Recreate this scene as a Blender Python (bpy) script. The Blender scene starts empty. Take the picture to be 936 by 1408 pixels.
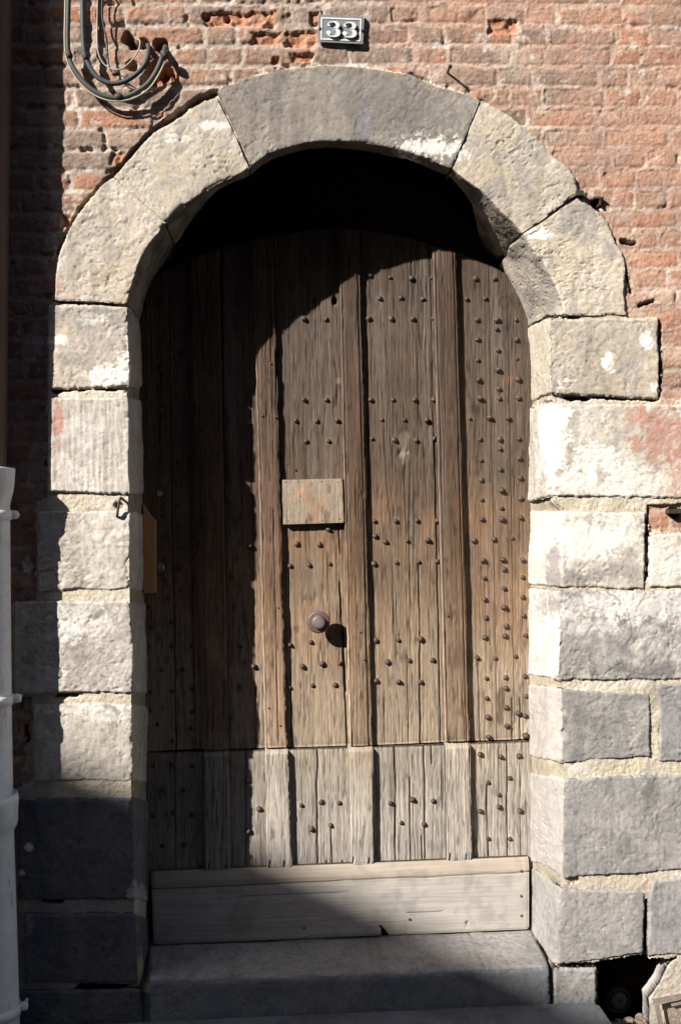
import bpy, math, random
import numpy as np
from mathutils import Vector

random.seed(7)
rng = np.random.default_rng(11)
scene = bpy.context.scene
COL = scene.collection

# ------------------------------------------------------------------ camera model
F = 1400.0                      # focal length in photo pixels (photo 936 x 1408)
CAM = np.array([0.0, -2.8, 1.38])
A, RHO = math.radians(3.5), 0.0145
r0 = np.array([math.cos(A), -math.sin(A), 0.0]); fw = np.array([math.sin(A), math.cos(A), 0.0])
zz_ = np.array([0.0, 0.0, 1.0])
RT = math.cos(RHO)*r0 - math.sin(RHO)*zz_
UP = math.cos(RHO)*zz_ + math.sin(RHO)*r0

def P(px, py, Y=0.0):
    """point of the plane y = Y seen at photo pixel (px, py)"""
    px = np.asarray(px, float); py = np.asarray(py, float)
    d = ((px-468)/F)[..., None]*RT + ((704-py)/F)[..., None]*UP + fw
    t = (Y-CAM[1])/d[..., 1]
    return CAM + d*t[..., None]

def PX(v):
    q = v-CAM
    x = q@RT; y = q@UP; z = q@fw
    return 468+F*x/z, 704-F*y/z

def PG(px, py, z):
    px = np.asarray(px, float); py = np.asarray(py, float)
    d = ((px-468)/F)[..., None]*RT + ((704-py)/F)[..., None]*UP + fw
    t = (z-CAM[2])/d[..., 2]
    return CAM + d*t[..., None]

DD = 0.245                      # depth of the door face behind the wall face
SUN = np.array([1.30, 1.0, -1.02])   # direction light travels

# ------------------------------------------------------------------ noise
def _h(ix, iy, iz, seed):
    h = (ix.astype(np.int64)*374761393 + iy.astype(np.int64)*668265263 + iz.astype(np.int64)*2147483647 + seed*1274126177) & 0xFFFFFFFF
    h = ((h ^ (h >> 13))*1274126177) & 0xFFFFFFFF
    h = ((h ^ (h >> 15))*2246822519) & 0xFFFFFFFF
    h = h ^ (h >> 16)
    return (h & 0xFFFFFF)/float(0xFFFFFF)

def vn(p, seed=0):
    i = np.floor(p); f = p-i
    f = f*f*f*(f*(f*6-15)+10)
    ix, iy, iz = [i[..., k].astype(np.int64) for k in range(3)]
    fx, fy, fz = f[..., 0], f[..., 1], f[..., 2]
    r = 0
    for a in (0, 1):
        wx = fx if a else 1-fx
        for b in (0, 1):
            wy = fy if b else 1-fy
            for c in (0, 1):
                wz = fz if c else 1-fz
                r = r + wx*wy*wz*_h(ix+a, iy+b, iz+c, seed)
    return r*2-1

ROT = np.array([[0.36, 0.48, -0.8], [-0.8, 0.6, 0.0], [0.48, 0.64, 0.6]])
def fbm(p, freq, octv=3, seed=0, gain=0.5):
    q = (p*freq)@ROT
    s = 0; a = 1; t = 0
    for o in range(octv):
        s = s + a*vn(q, seed+o*17); t += a; a *= gain
        q = (q@ROT)*2.03+3.1
    return s/t*1.4

def afbm(p, fx, fz, octv=3, seed=0, gain=0.5):
    """grain noise, stretched along z (fx across, fz along)"""
    s = 0; a = 1; t = 0
    q = np.stack([p[..., 0]*fx, p[..., 1]*fx*0+seed*0.37, p[..., 2]*fz], -1)
    for o in range(octv):
        s = s + a*vn(q, seed+o*13); t += a; a *= gain
        q = q*2.07+np.array([5.3, 0, 1.7])
    return s/t*1.4

def sm(e0, e1, x):
    t = np.clip((x-e0)/(e1-e0), 0, 1)
    return t*t*(3-2*t)

def mix(a, b, t):
    return a*(1-t[..., None]) + np.asarray(b)*t[..., None]

# ------------------------------------------------------------------ mesh + object helpers
def mesh_obj(name, verts, faces, mat, col=None, parent=None, smooth=True, loc=None):
    verts = np.asarray(verts, float).reshape(-1, 3)
    if parent is not None:
        verts = verts - np.array(parent['base'])
    elif loc is not None:
        verts = verts - np.asarray(loc)
    me = bpy.data.meshes.new(name)
    if isinstance(faces, np.ndarray):
        n = len(verts); m, k = faces.shape
        me.vertices.add(n); me.vertices.foreach_set('co', verts.ravel())
        me.loops.add(m*k); me.loops.foreach_set('vertex_index', faces.ravel().astype(np.int32))
        me.polygons.add(m); me.polygons.foreach_set('loop_start', np.arange(0, m*k, k, dtype=np.int32))
        me.polygons.foreach_set('loop_total', np.full(m, k, dtype=np.int32))
        me.update(calc_edges=True)
    else:
        me.from_pydata(verts.tolist(), [], faces)
    me.validate()
    me.polygons.foreach_set('use_smooth', [smooth]*len(me.polygons))
    if col is not None:
        a = me.color_attributes.new('Col', 'FLOAT_COLOR', 'POINT')
        c = np.ones((len(verts), 4), dtype=np.float32); c[:, :3] = np.clip(col, 0.002, 0.95).reshape(-1, 3)
        a.data.foreach_set('color', c.ravel())
    me.materials.append(mat)
    o = bpy.data.objects.new(name, me); COL.objects.link(o)
    if parent is not None:
        o.parent = parent
    elif loc is not None:
        o.location = loc
    return o

def thing(name, label, cat, base, group=None):
    o = bpy.data.objects.new(name, None); COL.objects.link(o)
    o.location = base; o['base'] = [float(v) for v in base]; o.empty_display_size = 0.1
    return tag(o, label, cat, group)

def tag(o, label, cat, group=None, kind=None):
    if label: o['label'] = label
    if cat: o['category'] = cat
    if group: o['group'] = group
    if kind: o['kind'] = kind
    return o

def grid_faces(nu, nv, flip=False):
    i = np.arange(nu*nv).reshape(nu, nv)
    a, b, c, d = i[:-1, :-1], i[1:, :-1], i[1:, 1:], i[:-1, 1:]
    f = np.stack([a, b, c, d], -1).reshape(-1, 4)
    return f[:, ::-1].copy() if flip else f

def resample(pts, n):
    pts = np.asarray(pts, float)
    L = np.concatenate([[0], np.cumsum(np.linalg.norm(np.diff(pts, axis=0), axis=1))])
    t = np.linspace(0, L[-1], n)
    return np.stack([np.interp(t, L, pts[:, k]) for k in range(pts.shape[1])], -1)

class MB:
    def __init__(s): s.v = []; s.f = []
    def add(s, v, f):
        o = len(s.v); s.v += [list(map(float, q)) for q in v]; s.f += [[i+o for i in q] for q in f]
    def box(s, lo, hi):
        x0, y0, z0 = lo; x1, y1, z1 = hi
        v = [(x0,y0,z0),(x1,y0,z0),(x1,y1,z0),(x0,y1,z0),(x0,y0,z1),(x1,y0,z1),(x1,y1,z1),(x0,y1,z1)]
        s.add(v, [[0,3,2,1],[4,5,6,7],[0,1,5,4],[1,2,6,5],[2,3,7,6],[3,0,4,7]])
    def tube(s, path, rad, n=12, cap=True):
        path = np.asarray(path, float); m = len(path)
        rad = np.full(m, rad) if np.isscalar(rad) else np.asarray(rad)
        tg = np.gradient(path, axis=0); tg /= np.linalg.norm(tg, axis=1)[:, None]+1e-9
        ref = np.array([0.3, 1, 0.2]); vs = []
        if abs(tg[0]@ref)/np.linalg.norm(ref) > .9: ref = np.array([1, 0, 0.1])
        a = np.cross(tg[0], ref); a /= np.linalg.norm(a)
        for i in range(m):
            a = a - (a@tg[i])*tg[i]; a /= np.linalg.norm(a); b = np.cross(tg[i], a)
            for k in range(n):
                w = 2*math.pi*k/n
                vs.append(path[i]+rad[i]*(math.cos(w)*a+math.sin(w)*b))
        fs = [[i*n+k, i*n+(k+1) % n, (i+1)*n+(k+1) % n, (i+1)*n+k] for i in range(m-1) for k in range(n)]
        if cap:
            fs += [list(range(n))[::-1], [(m-1)*n+k for k in range(n)]]
        s.add(vs, fs)
    def build(s, name, mat, parent=None, smooth=True, loc=None, col=None):
        c = None
        if col is not None: c = np.tile(np.array(col), (len(s.v), 1))
        return mesh_obj(name, np.array(s.v), s.f, mat, c, parent, smooth, loc)

# ------------------------------------------------------------------ materials
def nodes_mat(name):
    m = bpy.data.materials.new(name); m.use_nodes = True
    nt = m.node_tree; nt.nodes.clear()
    out = nt.nodes.new('ShaderNodeOutputMaterial'); b = nt.nodes.new('ShaderNodeBsdfPrincipled')
    nt.links.new(b.outputs[0], out.inputs[0])
    return m, nt, b

def attr_mat(name, rough, spec, scales, var, bump, mapscale=(1, 1, 1), bumpscales=(60, 250), flat=None, speck=0.0, stain=None):
    """vertex colour (or flat colour) times fine noise, with noise bump"""
    m, nt, b = nodes_mat(name)
    N, L = nt.nodes.new, nt.links.new
    tc = N('ShaderNodeTexCoord'); mp = N('ShaderNodeMapping'); mp.inputs['Scale'].default_value = mapscale
    L(tc.outputs['Object'], mp.inputs['Vector'])
    if flat is None:
        at = N('ShaderNodeVertexColor'); at.layer_name = 'Col'; base = at.outputs['Color']
    else:
        rg = N('ShaderNodeRGB'); rg.outputs[0].default_value = (*flat, 1); base = rg.outputs[0]
    last = base
    for i, (sc, va) in enumerate(zip(scales, var)):
        n = N('ShaderNodeTexNoise'); n.inputs['Scale'].default_value = sc; n.inputs['Detail'].default_value = 4
        n.inputs['Roughness'].default_value = 0.65
        L(mp.outputs[0], n.inputs['Vector'])
        mr = N('ShaderNodeMapRange'); mr.inputs[1].default_value = 0.3; mr.inputs[2].default_value = 0.7
        mr.inputs[3].default_value = 1-va; mr.inputs[4].default_value = 1+va
        L(n.outputs['Fac'], mr.inputs[0])
        mx = N('ShaderNodeVectorMath'); mx.operation = 'SCALE'
        L(last, mx.inputs[0]); L(mr.outputs[0], mx.inputs['Scale']); last = mx.outputs[0]
    if speck > 0:
        n = N('ShaderNodeTexVoronoi'); n.inputs['Scale'].default_value = 140; L(mp.outputs[0], n.inputs['Vector'])
        mr = N('ShaderNodeMapRange'); mr.inputs[1].default_value = 0.05; mr.inputs[2].default_value = 0.3
        mr.inputs[3].default_value = 1-speck; mr.inputs[4].default_value = 1
        L(n.outputs['Distance'], mr.inputs[0])
        mx = N('ShaderNodeVectorMath'); mx.operation = 'SCALE'
        L(last, mx.inputs[0]); L(mr.outputs[0], mx.inputs['Scale']); last = mx.outputs[0]
    if stain:
        colr, vec, lo, hi, amt = stain
        m2 = N('ShaderNodeMapping'); m2.inputs['Scale'].default_value = vec; L(tc.outputs['Object'], m2.inputs['Vector'])
        n = N('ShaderNodeTexNoise'); n.inputs['Scale'].default_value = 1; n.inputs['Detail'].default_value = 7; n.inputs['Roughness'].default_value = .68
        L(m2.outputs[0], n.inputs['Vector'])
        mr = N('ShaderNodeMapRange'); mr.inputs[1].default_value = lo; mr.inputs[2].default_value = hi; mr.inputs[3].default_value = 0; mr.inputs[4].default_value = amt
        L(n.outputs['Fac'], mr.inputs[0])
        mx = N('ShaderNodeMix'); mx.data_type = 'RGBA'; L(mr.outputs[0], mx.inputs[0]); L(last, mx.inputs[6]); mx.inputs[7].default_value = (*colr, 1); last = mx.outputs[2]
    L(last, b.inputs['Base Color'])
    b.inputs['Roughness'].default_value = rough
    b.inputs['Specular IOR Level'].default_value = spec
    prev = None
    for sc, (st, dist) in zip(bumpscales, bump):
        n = N('ShaderNodeTexNoise'); n.inputs['Scale'].default_value = sc; n.inputs['Detail'].default_value = 5
        n.inputs['Roughness'].default_value = 0.6
        L(mp.outputs[0], n.inputs['Vector'])
        bu = N('ShaderNodeBump'); bu.inputs['Strength'].default_value = st; bu.inputs['Distance'].default_value = dist
        L(n.outputs['Fac'], bu.inputs['Height'])
        if prev is not None: L(prev.outputs[0], bu.inputs['Normal'])
        prev = bu
    if prev is not None: L(prev.outputs[0], b.inputs['Normal'])
    return m

M_STONE = attr_mat('limestone', 0.92, 0.15, (60, 420), (0.10, 0.22), ((0.4, 0.0012), (0.7, 0.0016)), bumpscales=(150, 520))
M_BRICK = attr_mat('old_brick', 0.93, 0.12, (90, 350), (0.15, 0.2), ((0.7, 0.005), (0.7, 0.002)), bumpscales=(110, 380))
M_WOOD = attr_mat('weathered_oak', 0.72, 0.2, (1, 2.0), (0.26, 0.24), ((0.8, 0.0013), (0.7, 0.0009)), mapscale=(280, 280, 14), bumpscales=(1, 3.0))
M_WOODH = attr_mat('weathered_oak_horizontal', 0.8, 0.15, (1, 2.3), (0.07, 0.08), ((0.5, 0.0006), (0.4, 0.0005)), mapscale=(6, 190, 190), bumpscales=(1, 3.0))
M_IRON = attr_mat('rusty_iron', 0.6, 0.4, (120, 500), (0.35, 0.3), ((0.5, 0.002), (0.4, 0.001)), flat=(0.048, 0.031, 0.025), bumpscales=(150, 500), stain=((0.09, 0.042, 0.026), (90, 90, 90), .5, .68, .7))
M_DARKIRON = attr_mat('dark_iron', 0.6, 0.4, (120, 500), (0.35, 0.3), ((0.5, 0.002), (0.4, 0.001)), flat=(0.035, 0.026, 0.022), bumpscales=(150, 500))
M_KNOB = attr_mat('worn_brown_metal', 0.48, 0.45, (60, 300), (0.25, 0.2), ((0.3, 0.001),), flat=(0.095, 0.057, 0.048), bumpscales=(200,), stain=((0.16, 0.12, 0.11), (70, 70, 70), .5, .7, .6))
M_BOSS = attr_mat('rubbed_metal', 0.42, 0.5, (60, 300), (0.2, 0.2), ((0.3, 0.001),), flat=(0.12, 0.088, 0.078), bumpscales=(200,))
M_STEEL = attr_mat('bright_steel', 0.3, 0.8, (200,), (0.1,), (), flat=(0.22, 0.22, 0.23)); M_STEEL.node_tree.nodes['Principled BSDF'].inputs['Metallic'].default_value = 1
M_BRASS = attr_mat('dull_brass', 0.4, 0.5, (200,), (0.1,), (), flat=(0.35, 0.24, 0.09))
M_NEWWOOD = attr_mat('raw_pine', 0.7, 0.2, (1, 3), (0.12, 0.1), ((0.3, 0.001),), mapscale=(100, 100, 5), bumpscales=(1,), flat=(0.48, 0.24, 0.105))
M_WPIPE = attr_mat('white_painted_iron', 0.5, 0.35, (9, 60), (0.10, 0.07), ((0.25, 0.003), (0.15, 0.001)), flat=(0.76, 0.76, 0.74), bumpscales=(20, 200), stain=((0.22, 0.15, 0.10), (45, 45, 9), .58, .72, .75))
M_BPIPE = attr_mat('brown_painted_pipe', 0.5, 0.3, (12, 80), (0.15, 0.1), ((0.2, 0.002),), flat=(0.075, 0.042, 0.032), bumpscales=(40,))
M_CABLE = attr_mat('grey_rubber_cable', 0.6, 0.3, (60,), (0.15,), ((0.2, 0.001),), flat=(0.045, 0.05, 0.052), bumpscales=(90,))
M_CABLEG = attr_mat('grey_green_cable', 0.6, 0.3, (60,), (0.15,), ((0.2, 0.001),), flat=(0.055, 0.058, 0.048), bumpscales=(90,))
M_CREAM = attr_mat('cream_cable', 0.55, 0.3, (60,), (0.12,), (), flat=(0.30, 0.27, 0.205))
M_PLATE = attr_mat('slate_blue_enamel', 0.45, 0.4, (40, 250), (0.15, 0.12), ((0.2, 0.001),), flat=(0.155, 0.17, 0.185), bumpscales=(120,))
M_DIGIT = attr_mat('off_white_enamel', 0.5, 0.35, (80, 300), (0.12, 0.1), ((0.2, 0.0006),), flat=(0.56, 0.55, 0.52), bumpscales=(150,))
M_GROUND = attr_mat('grey_paving', 0.9, 0.2, (12, 120), (0.2, 0.2), ((0.6, 0.004), (0.5, 0.002)), flat=(0.14, 0.14, 0.145), bumpscales=(40, 220), stain=((0.07, 0.068, 0.065), (9, 9, 9), .5, .65, .6))
M_ROAD = attr_mat('asphalt', 0.9, 0.2, (10, 200), (0.2, 0.25), ((0.6, 0.004),), flat=(0.05, 0.05, 0.052), bumpscales=(200,))
M_EARTH = attr_mat('dusty_rubble', 0.95, 0.1, (50, 200), (0.25, 0.25), ((0.8, 0.006), (0.6, 0.003)), flat=(0.22, 0.18, 0.14), bumpscales=(60, 200))
M_RENDER = attr_mat('grey_render', 0.9, 0.1, (2, 30), (0.12, 0.1), ((0.3, 0.004),), flat=(0.15, 0.15, 0.155), bumpscales=(60,))
M_TILE = attr_mat('clay_tile', 0.9, 0.1, (20,), (0.25,), ((0.5, 0.01),), flat=(0.20, 0.09, 0.06), bumpscales=(20,))
M_GLASS = attr_mat('dark_window_glass', 0.1, 0.5, (1,), (0.1,), (), flat=(0.02, 0.022, 0.025))
M_DARK = attr_mat('near_black_oak', 0.85, 0.1, (1, 3), (0.2, 0.2), ((0.6, 0.0015),), mapscale=(80, 80, 4), bumpscales=(1,), flat=(0.028, 0.022, 0.018))  # near-black colour carries the deep shade above the door
M_SHADOWSTONE = attr_mat('shadow_rubble', 0.95, 0.1, (40,), (0.3,), ((0.8, 0.01),), flat=(0.05, 0.045, 0.04), bumpscales=(50,))  # dark stone colour stands for the shade inside the hole

# ------------------------------------------------------------------ traced outlines (photo pixels)
EXTR = {1: [(75,412),(77,380),(80,356),(86,337),(96,314),(111,289),(126,271),(140,255),(156,243)],
        2: [(157,242),(184,209),(214,180),(239,165),(265,148),(298,133)],
        3: [(299,124),(330,109),(370,99),(410,92),(450,89),(490,91),(522,95),(561,101),(579,109),(607,119),(638,127),(659,138)],
        4: [(661,137),(703,161),(735,187),(760,215),(779,228),(791,248),(794,266)],
        5: [(797,269),(818,288),(836,308),(846,333),(855,348),(859,371),(858,401),(861,433)]}
INTR = {1: [(177,418),(180,398),(187,375),(197,352),(211,330),(228,309)],
        2: [(229,308),(250,288),(276,269),(304,252),(328,241),(344,233)],
        3: [(346,232),(354,224),(364,216),(379,208),(405,200),(440,195),(458,194),(485,196),(510,199),(548,206),(574,214),(599,224),(620,232)],
        4: [(621,232),(640,249),(659,262),(675,278),(691,296),(716,321)],
        5: [(717,322),(733,346),(748,367),(760,391),(768,414),(771,433)]}
MID5 = [(700,338),(715,357),(728,382),(739,402),(748,422),(751,434)]
BACK5 = [(690,360),(702,385),(712,407),(720,427),(725,440),(726,448)]

# patches of colour that really are on the stones: (px, py, rx, ry, colour, strength, noise freq)
WHITE = (0.66, 0.63, 0.57); RED = (0.37, 0.185, 0.135); GREY = (0.21, 0.195, 0.18); CREAMC = (0.50, 0.42, 0.29); DKG = (0.12, 0.115, 0.11)
PATCH = [(590,203,38,17,WHITE,.85),(743,322,16,8,WHITE,.9),(128,438,20,7,WHITE,.9),(84,468,14,7,WHITE,.9),(152,514,26,15,WHITE,1),
         (170,500,9,30,WHITE,.8),(888,470,9,10,WHITE,1),(838,498,8,10,WHITE,.9),(898,532,9,7,WHITE,.7),(762,600,20,55,WHITE,1),(820,632,30,20,WHITE,.8),
         (912,600,38,42,RED,.75),(885,575,30,16,RED,.4),(930,650,22,30,RED,.6),(80,574,9,32,RED,.8),(910,445,8,12,RED,.5),(78,395,7,14,RED,.4),
         (870,660,45,22,WHITE,.6),(800,665,40,18,WHITE,.7),(800,740,45,30,WHITE,.8),(855,728,40,25,WHITE,.6),(915,770,40,35,WHITE,.5),
         (762,775,10,35,GREY,.9),(790,797,30,12,GREY,.8),(850,785,40,10,GREY,.5),
         (890,850,16,9,DKG,.7),(860,848,10,7,GREY,.8),(828,845,11,9,GREY,.8),(770,830,25,22,GREY,.8),(878,838,5,5,DKG,.6),(928,845,10,7,GREY,.8),
         (800,860,60,12,WHITE,.35),(880,835,60,22,WHITE,.55),(830,832,50,16,WHITE,.45),
         (855,918,14,10,DKG,.8),(900,923,30,10,DKG,.5),(845,890,12,9,DKG,.4),(810,885,12,14,DKG,.35),
         (110,848,34,20,WHITE,.55),(90,870,20,16,WHITE,.5),(133,845,9,7,GREY,.9),(115,905,10,8,GREY,.5),(140,893,7,6,DKG,.5),
         (120,975,40,6,WHITE,.7),(140,985,30,8,WHITE,.4),(285,170,24,9,(0.3,0.27,0.25),.8),(293,172,20,6,WHITE,.7),(240,190,20,6,WHITE,.5),
         (165,262,10,16,(0.55,0.5,0.43),.6),(667,268,14,10,GREY,.7),(726,262,14,12,GREY,.6),(690,250,18,9,GREY,.4),(800,300,26,22,GREY,.6),(838,345,9,14,GREY,.6),
         (540,150,70,30,(0.14,0.13,0.12),.5),(500,170,8,30,(0.19,0.18,0.2),.6),(480,130,14,30,(0.19,0.175,0.155),.5),(640,140,25,8,(0.27,0.25,0.22),.5),
         (895,1085,12,20,DKG,.7),(900,960,20,16,DKG,.4),(130,436,60,14,GREY,.5),(100,495,30,8,GREY,.6),
         (48,1045,14,36,(0.3,0.28,0.25),.8),(40,1166,5,5,WHITE,.8),(60,1092,3,3,WHITE,1),(67,1094,2,3,WHITE,1),(30,1200,4,4,WHITE,.6),
         (190,1235,14,16,(0.36,0.34,0.33),.7),(38,1262,9,24,(0.30,0.22,0.18),.6),(38,780,7,12,(0.4,0.38,0.36),.7),(36,800,9,14,(0.3,0.29,0.28),.4),
         (48,470,12,20,(0.3,0.29,0.3),.5),(25,580,12,30,RED,.5),(55,640,14,40,(0.3,0.25,0.24),.5)]

def apply_patches(v, c, seed=0, patches=PATCH):
    px, py = PX(v)
    lo = (px.min(), py.min()); hi = (px.max(), py.max())
    n1 = None
    for (x, y, rx, ry, colr, st) in patches:
        if x+rx*2 < lo[0] or x-rx*2 > hi[0] or y+ry*2 < lo[1] or y-ry*2 > hi[1]: continue
        if n1 is None: n1 = fbm(v, 38, 4, 91, .62); n2 = fbm(v, 150, 2, 55)
        d = np.sqrt(((px-x)/rx)**2+((py-y)/ry)**2)
        w_ = .45 if colr is RED or colr is GREY or colr is DKG else .14
        m = sm(w_, -w_, d-1+0.75*n1+.35*n2)
        c = mix(c, colr, m*st)
    return c

KIND = {'cream': ((0.42,0.366,0.306), (0.435,0.367,0.28), (0.335,0.302,0.268)),
        'grey':  ((0.218,0.194,0.168), (0.255,0.226,0.194), (0.173,0.157,0.142)),
        'white': ((0.46,0.415,0.35), (0.54,0.50,0.44), (0.37,0.33,0.28)),
        'buff':  ((0.38,0.345,0.30), (0.47,0.43,0.38), (0.29,0.265,0.235)),
        'slate': ((0.245,0.232,0.22), (0.28,0.262,0.245), (0.18,0.176,0.174)),
        'dark':  ((0.098,0.098,0.106), (0.13,0.124,0.122), (0.074,0.075,0.084)),  # lower-left blocks in shade, the shade deepened in their colour
        'mixed': ((0.28,0.26,0.235), (0.42,0.39,0.35), (0.19,0.18,0.17)),
        'mortar': ((0.30,0.255,0.19), (0.36,0.31,0.25), (0.20,0.18,0.15))}

def stone_col(v, kind, seed):
    a, b, g = [np.array(k) for k in KIND[kind]]
    c = np.tile(a, v.shape[:-1]+(1,))
    n1 = fbm(v, 14, 4, seed+1, .6); n2 = fbm(v, 22, 4, seed+2, .6); n3 = fbm(v, 90, 3, seed+3); n4 = fbm(v, 6, 2, seed+4)
    c = mix(c, b, sm(-0.05, 0.45, n1)*.8)
    c = mix(c, g, sm(0.10, 0.6, n2)*.7)
    c = c*(1+0.10*n3+0.08*n4)[..., None]
    pit = sm(0.42, 0.62, fbm(v, 120, 2, seed+5))
    c = c*(1-0.22*pit)[..., None]
    # soot and rain streaks, and broad clouds of tone that differ from stone to stone
    stre = afbm(v, 22, 3.2, 4, seed+6, .6); cl = fbm(v, 5.5, 4, seed+7, .6)
    c = c*(1-0.20*sm(.1, .6, stre)+0.10*cl)[..., None]
    rs = np.random.default_rng(seed); t = rs.uniform(-.07, .07); return c*np.array([1+t, 1+t*.9, 1+t*.7+rs.uniform(-.03, .03)])

# ------------------------------------------------------------------ stone block loft
def stone(name, rails, kind, seed, parent, ends=(1, 1), outer=1, inner=0, rough=1.0, res=0.0031, arris=0.007, depth=0.012, tool=0.0, edge=0.006, label=None, reveal_col=None, facets=None):
    """rails: list of 3-D polylines from the outer edge over the front arris to the back edge"""
    rails = [np.asarray(r, float) for r in rails]
    L = max(np.linalg.norm(np.diff(r, axis=0), axis=1).sum() for r in rails)
    nu = max(8, int(L/res)+1)
    R = [resample(r, nu) for r in rails]
    segs = []; vco = []; acc = 0; fid = []
    for k in range(len(R)-1):
        w = np.linalg.norm(R[k+1]-R[k], axis=1).mean()
        m = max(2, int(w/res))
        t = np.arange(m)/m if k < len(R)-2 else np.linspace(0, 1, m+1)
        segs.append(R[k][:, None, :]*(1-t)[None, :, None]+R[k+1][:, None, :]*t[None, :, None])
        vco.append(acc+t*w); acc += w; fid += [k]*len(t)
    G = np.concatenate(segs, 1); V = np.concatenate(vco); fid = np.array(fid)
    nv = G.shape[1]
    # round the arrises
    it = max(1, int((arris/res)**2*1.5))
    H = G.copy()
    for _ in range(it):
        H[:, 1:-1] = H[:, 1:-1]*.5+.25*(H[:, :-2]+H[:, 2:])
    G = H.copy()
    G[..., 0] += .0030*fbm(H, 13, 3, 801); G[..., 2] += .0030*fbm(H, 13, 3, 802)
    du = np.gradient(G, axis=0); dv = np.gradient(G, axis=1)
    N = np.cross(du, dv); N /= np.linalg.norm(N, axis=2)[..., None]+1e-12
    flip = N[nu//2, 1, 1] > 0
    if flip: N = -N
    # distances to the joints
    ul = np.linalg.norm(np.diff(G, axis=0), axis=2); U = np.concatenate([np.zeros((1, nv)), np.cumsum(ul, 0)])
    big = 9.0
    n_e = fbm(G, 45, 3, seed+40)*.0026+fbm(G, 160, 2, seed+41)*.0014
    def fall(d): return sm(edge, -0.002, d+n_e)
    pull = np.zeros((nu, nv))
    if ends[0]: pull = np.maximum(pull, fall(U)*ends[0])
    if ends[1]: pull = np.maximum(pull, fall(U[-1:]-U)*ends[1])
    if outer: pull = np.maximum(pull, np.broadcast_to(fall(np.broadcast_to(V[None, :], (nu, nv)))*outer, (nu, nv)))
    if inner: pull = np.maximum(pull, fall(np.broadcast_to(V[-1]-V[None, :], (nu, nv)))*inner)
    Ga = G*np.array([1, 1, 1.7])
    rough = rough*.72
    d = (0.0026*fbm(G, 8, 2, seed+50)+0.0007*fbm(G, 36, 2, seed+51)+0.0008*fbm(Ga, 150, 3, seed+52, .75))*rough
    # ragged scratches and pits with crisp upper edges, flaked patches a millimetre deep
    w_ = np.clip(.55+1.2*fbm(G, 10, 2, seed+54), .1, 1.2)
    f1 = fbm(Ga, 62, 4, seed+53, .65); d -= 0.0028*rough*w_*sm(0.34, 0.44, f1)
    f2 = fbm(Ga, 150, 3, seed+57, .6); d -= 0.0014*rough*w_*sm(0.48, 0.60, f2)
    f3 = fbm(G+.03*fbm(G, 9, 2, seed+63)[..., None], 6.5, 4, seed+62, .62); d -= 0.0016*rough*(sm(.10, .16, f3)+sm(.42, .50, f3))
    st = fbm(G, 15, 5, seed+55, .62); d += 0.0006*rough*(sm(0.00, 0.04, st)-sm(-.30, -.26, st)+sm(.30, .34, st))
    r1 = np.abs(fbm(G, 24, 4, seed+58, .6)); d -= 0.0011*rough*sm(.03, .0, r1)*sm(.15, .5, fbm(G, 7, 2, seed+59))
    pk = afbm(G@np.array([[.8,0,.6],[0,1,0],[-.6,0,.8]]), 170, 45, 3, seed+64, .7); d -= 0.0012*rough*sm(.15, .5, pk)*sm(-.3, .4, fbm(G, 6, 2, seed+65))
    if tool: d += tool*afbm(G, 210, 14, 2, seed+60)
    # chipped arris
    pos = np.where(fid == 0, 0, 1)
    if len(R) > 2:
        va = V[np.argmax(fid > 0)]
        ch = np.exp(-((V-va)/0.010)**2)[None, :]*sm(0.1, .55, fbm(G, 28, 3, seed+61))
        d -= 0.009*ch*rough
    d -= pull*depth
    vert = G+N*d[..., None]
    c = stone_col(G, kind, seed)
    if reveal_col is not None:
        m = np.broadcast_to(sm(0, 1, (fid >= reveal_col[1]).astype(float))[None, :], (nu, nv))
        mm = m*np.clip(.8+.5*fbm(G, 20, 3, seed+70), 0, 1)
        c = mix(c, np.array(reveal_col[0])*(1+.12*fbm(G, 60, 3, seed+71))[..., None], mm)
    c = apply_patches(G, c)
    px, _ = PX(G[nu//2:nu//2+1, 0])
    # skirt: carry the rim back into the wall so that the block is solid
    rim = np.concatenate([np.arange(nv), np.arange(1, nu)*nv+nv-1, (nu-1)*nv+np.arange(nv-2, -1, -1), np.arange(nu-2, 0, -1)*nv])
    vv = vert.reshape(-1, 3); sk = vv[rim].copy(); sk[:, 1] += 0.05
    sk[:, 1] = np.maximum(sk[:, 1], 0.045)
    cc = np.concatenate([c.reshape(-1, 3), c.reshape(-1, 3)[rim]*.9])
    n0 = len(vv); k = len(rim)
    F1 = grid_faces(nu, nv, flip)
    j = np.arange(k); j2 = (j+1) % k
    F2 = np.stack([rim[j], n0+j, n0+j2, rim[j2]], -1)
    o = mesh_obj(name, np.concatenate([vv, sk]), np.concatenate([F1, F2 if not flip else F2[:, ::-1]]), M_STONE, cc, parent)
    if label: o['label'] = label
    return o

def spline(pts, n=70):
    pts = np.asarray(pts, float); m = len(pts); out = []
    for i in range(m-1):
        p0 = pts[max(i-1, 0)]; p1 = pts[i]; p2 = pts[i+1]; p3 = pts[min(i+2, m-1)]
        for t in np.linspace(0, 1, max(2, n//(m-1)), endpoint=False):
            out.append(.5*((2*p1)+(-p0+p2)*t+(2*p0-5*p1+4*p2-p3)*t*t+(-p0+3*p1-3*p2+p3)*t**3))
    out.append(pts[-1]); return np.array(out)

def pl(pts, Y): return P([p[0] for p in pts], [p[1] for p in pts], Y)

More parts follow.
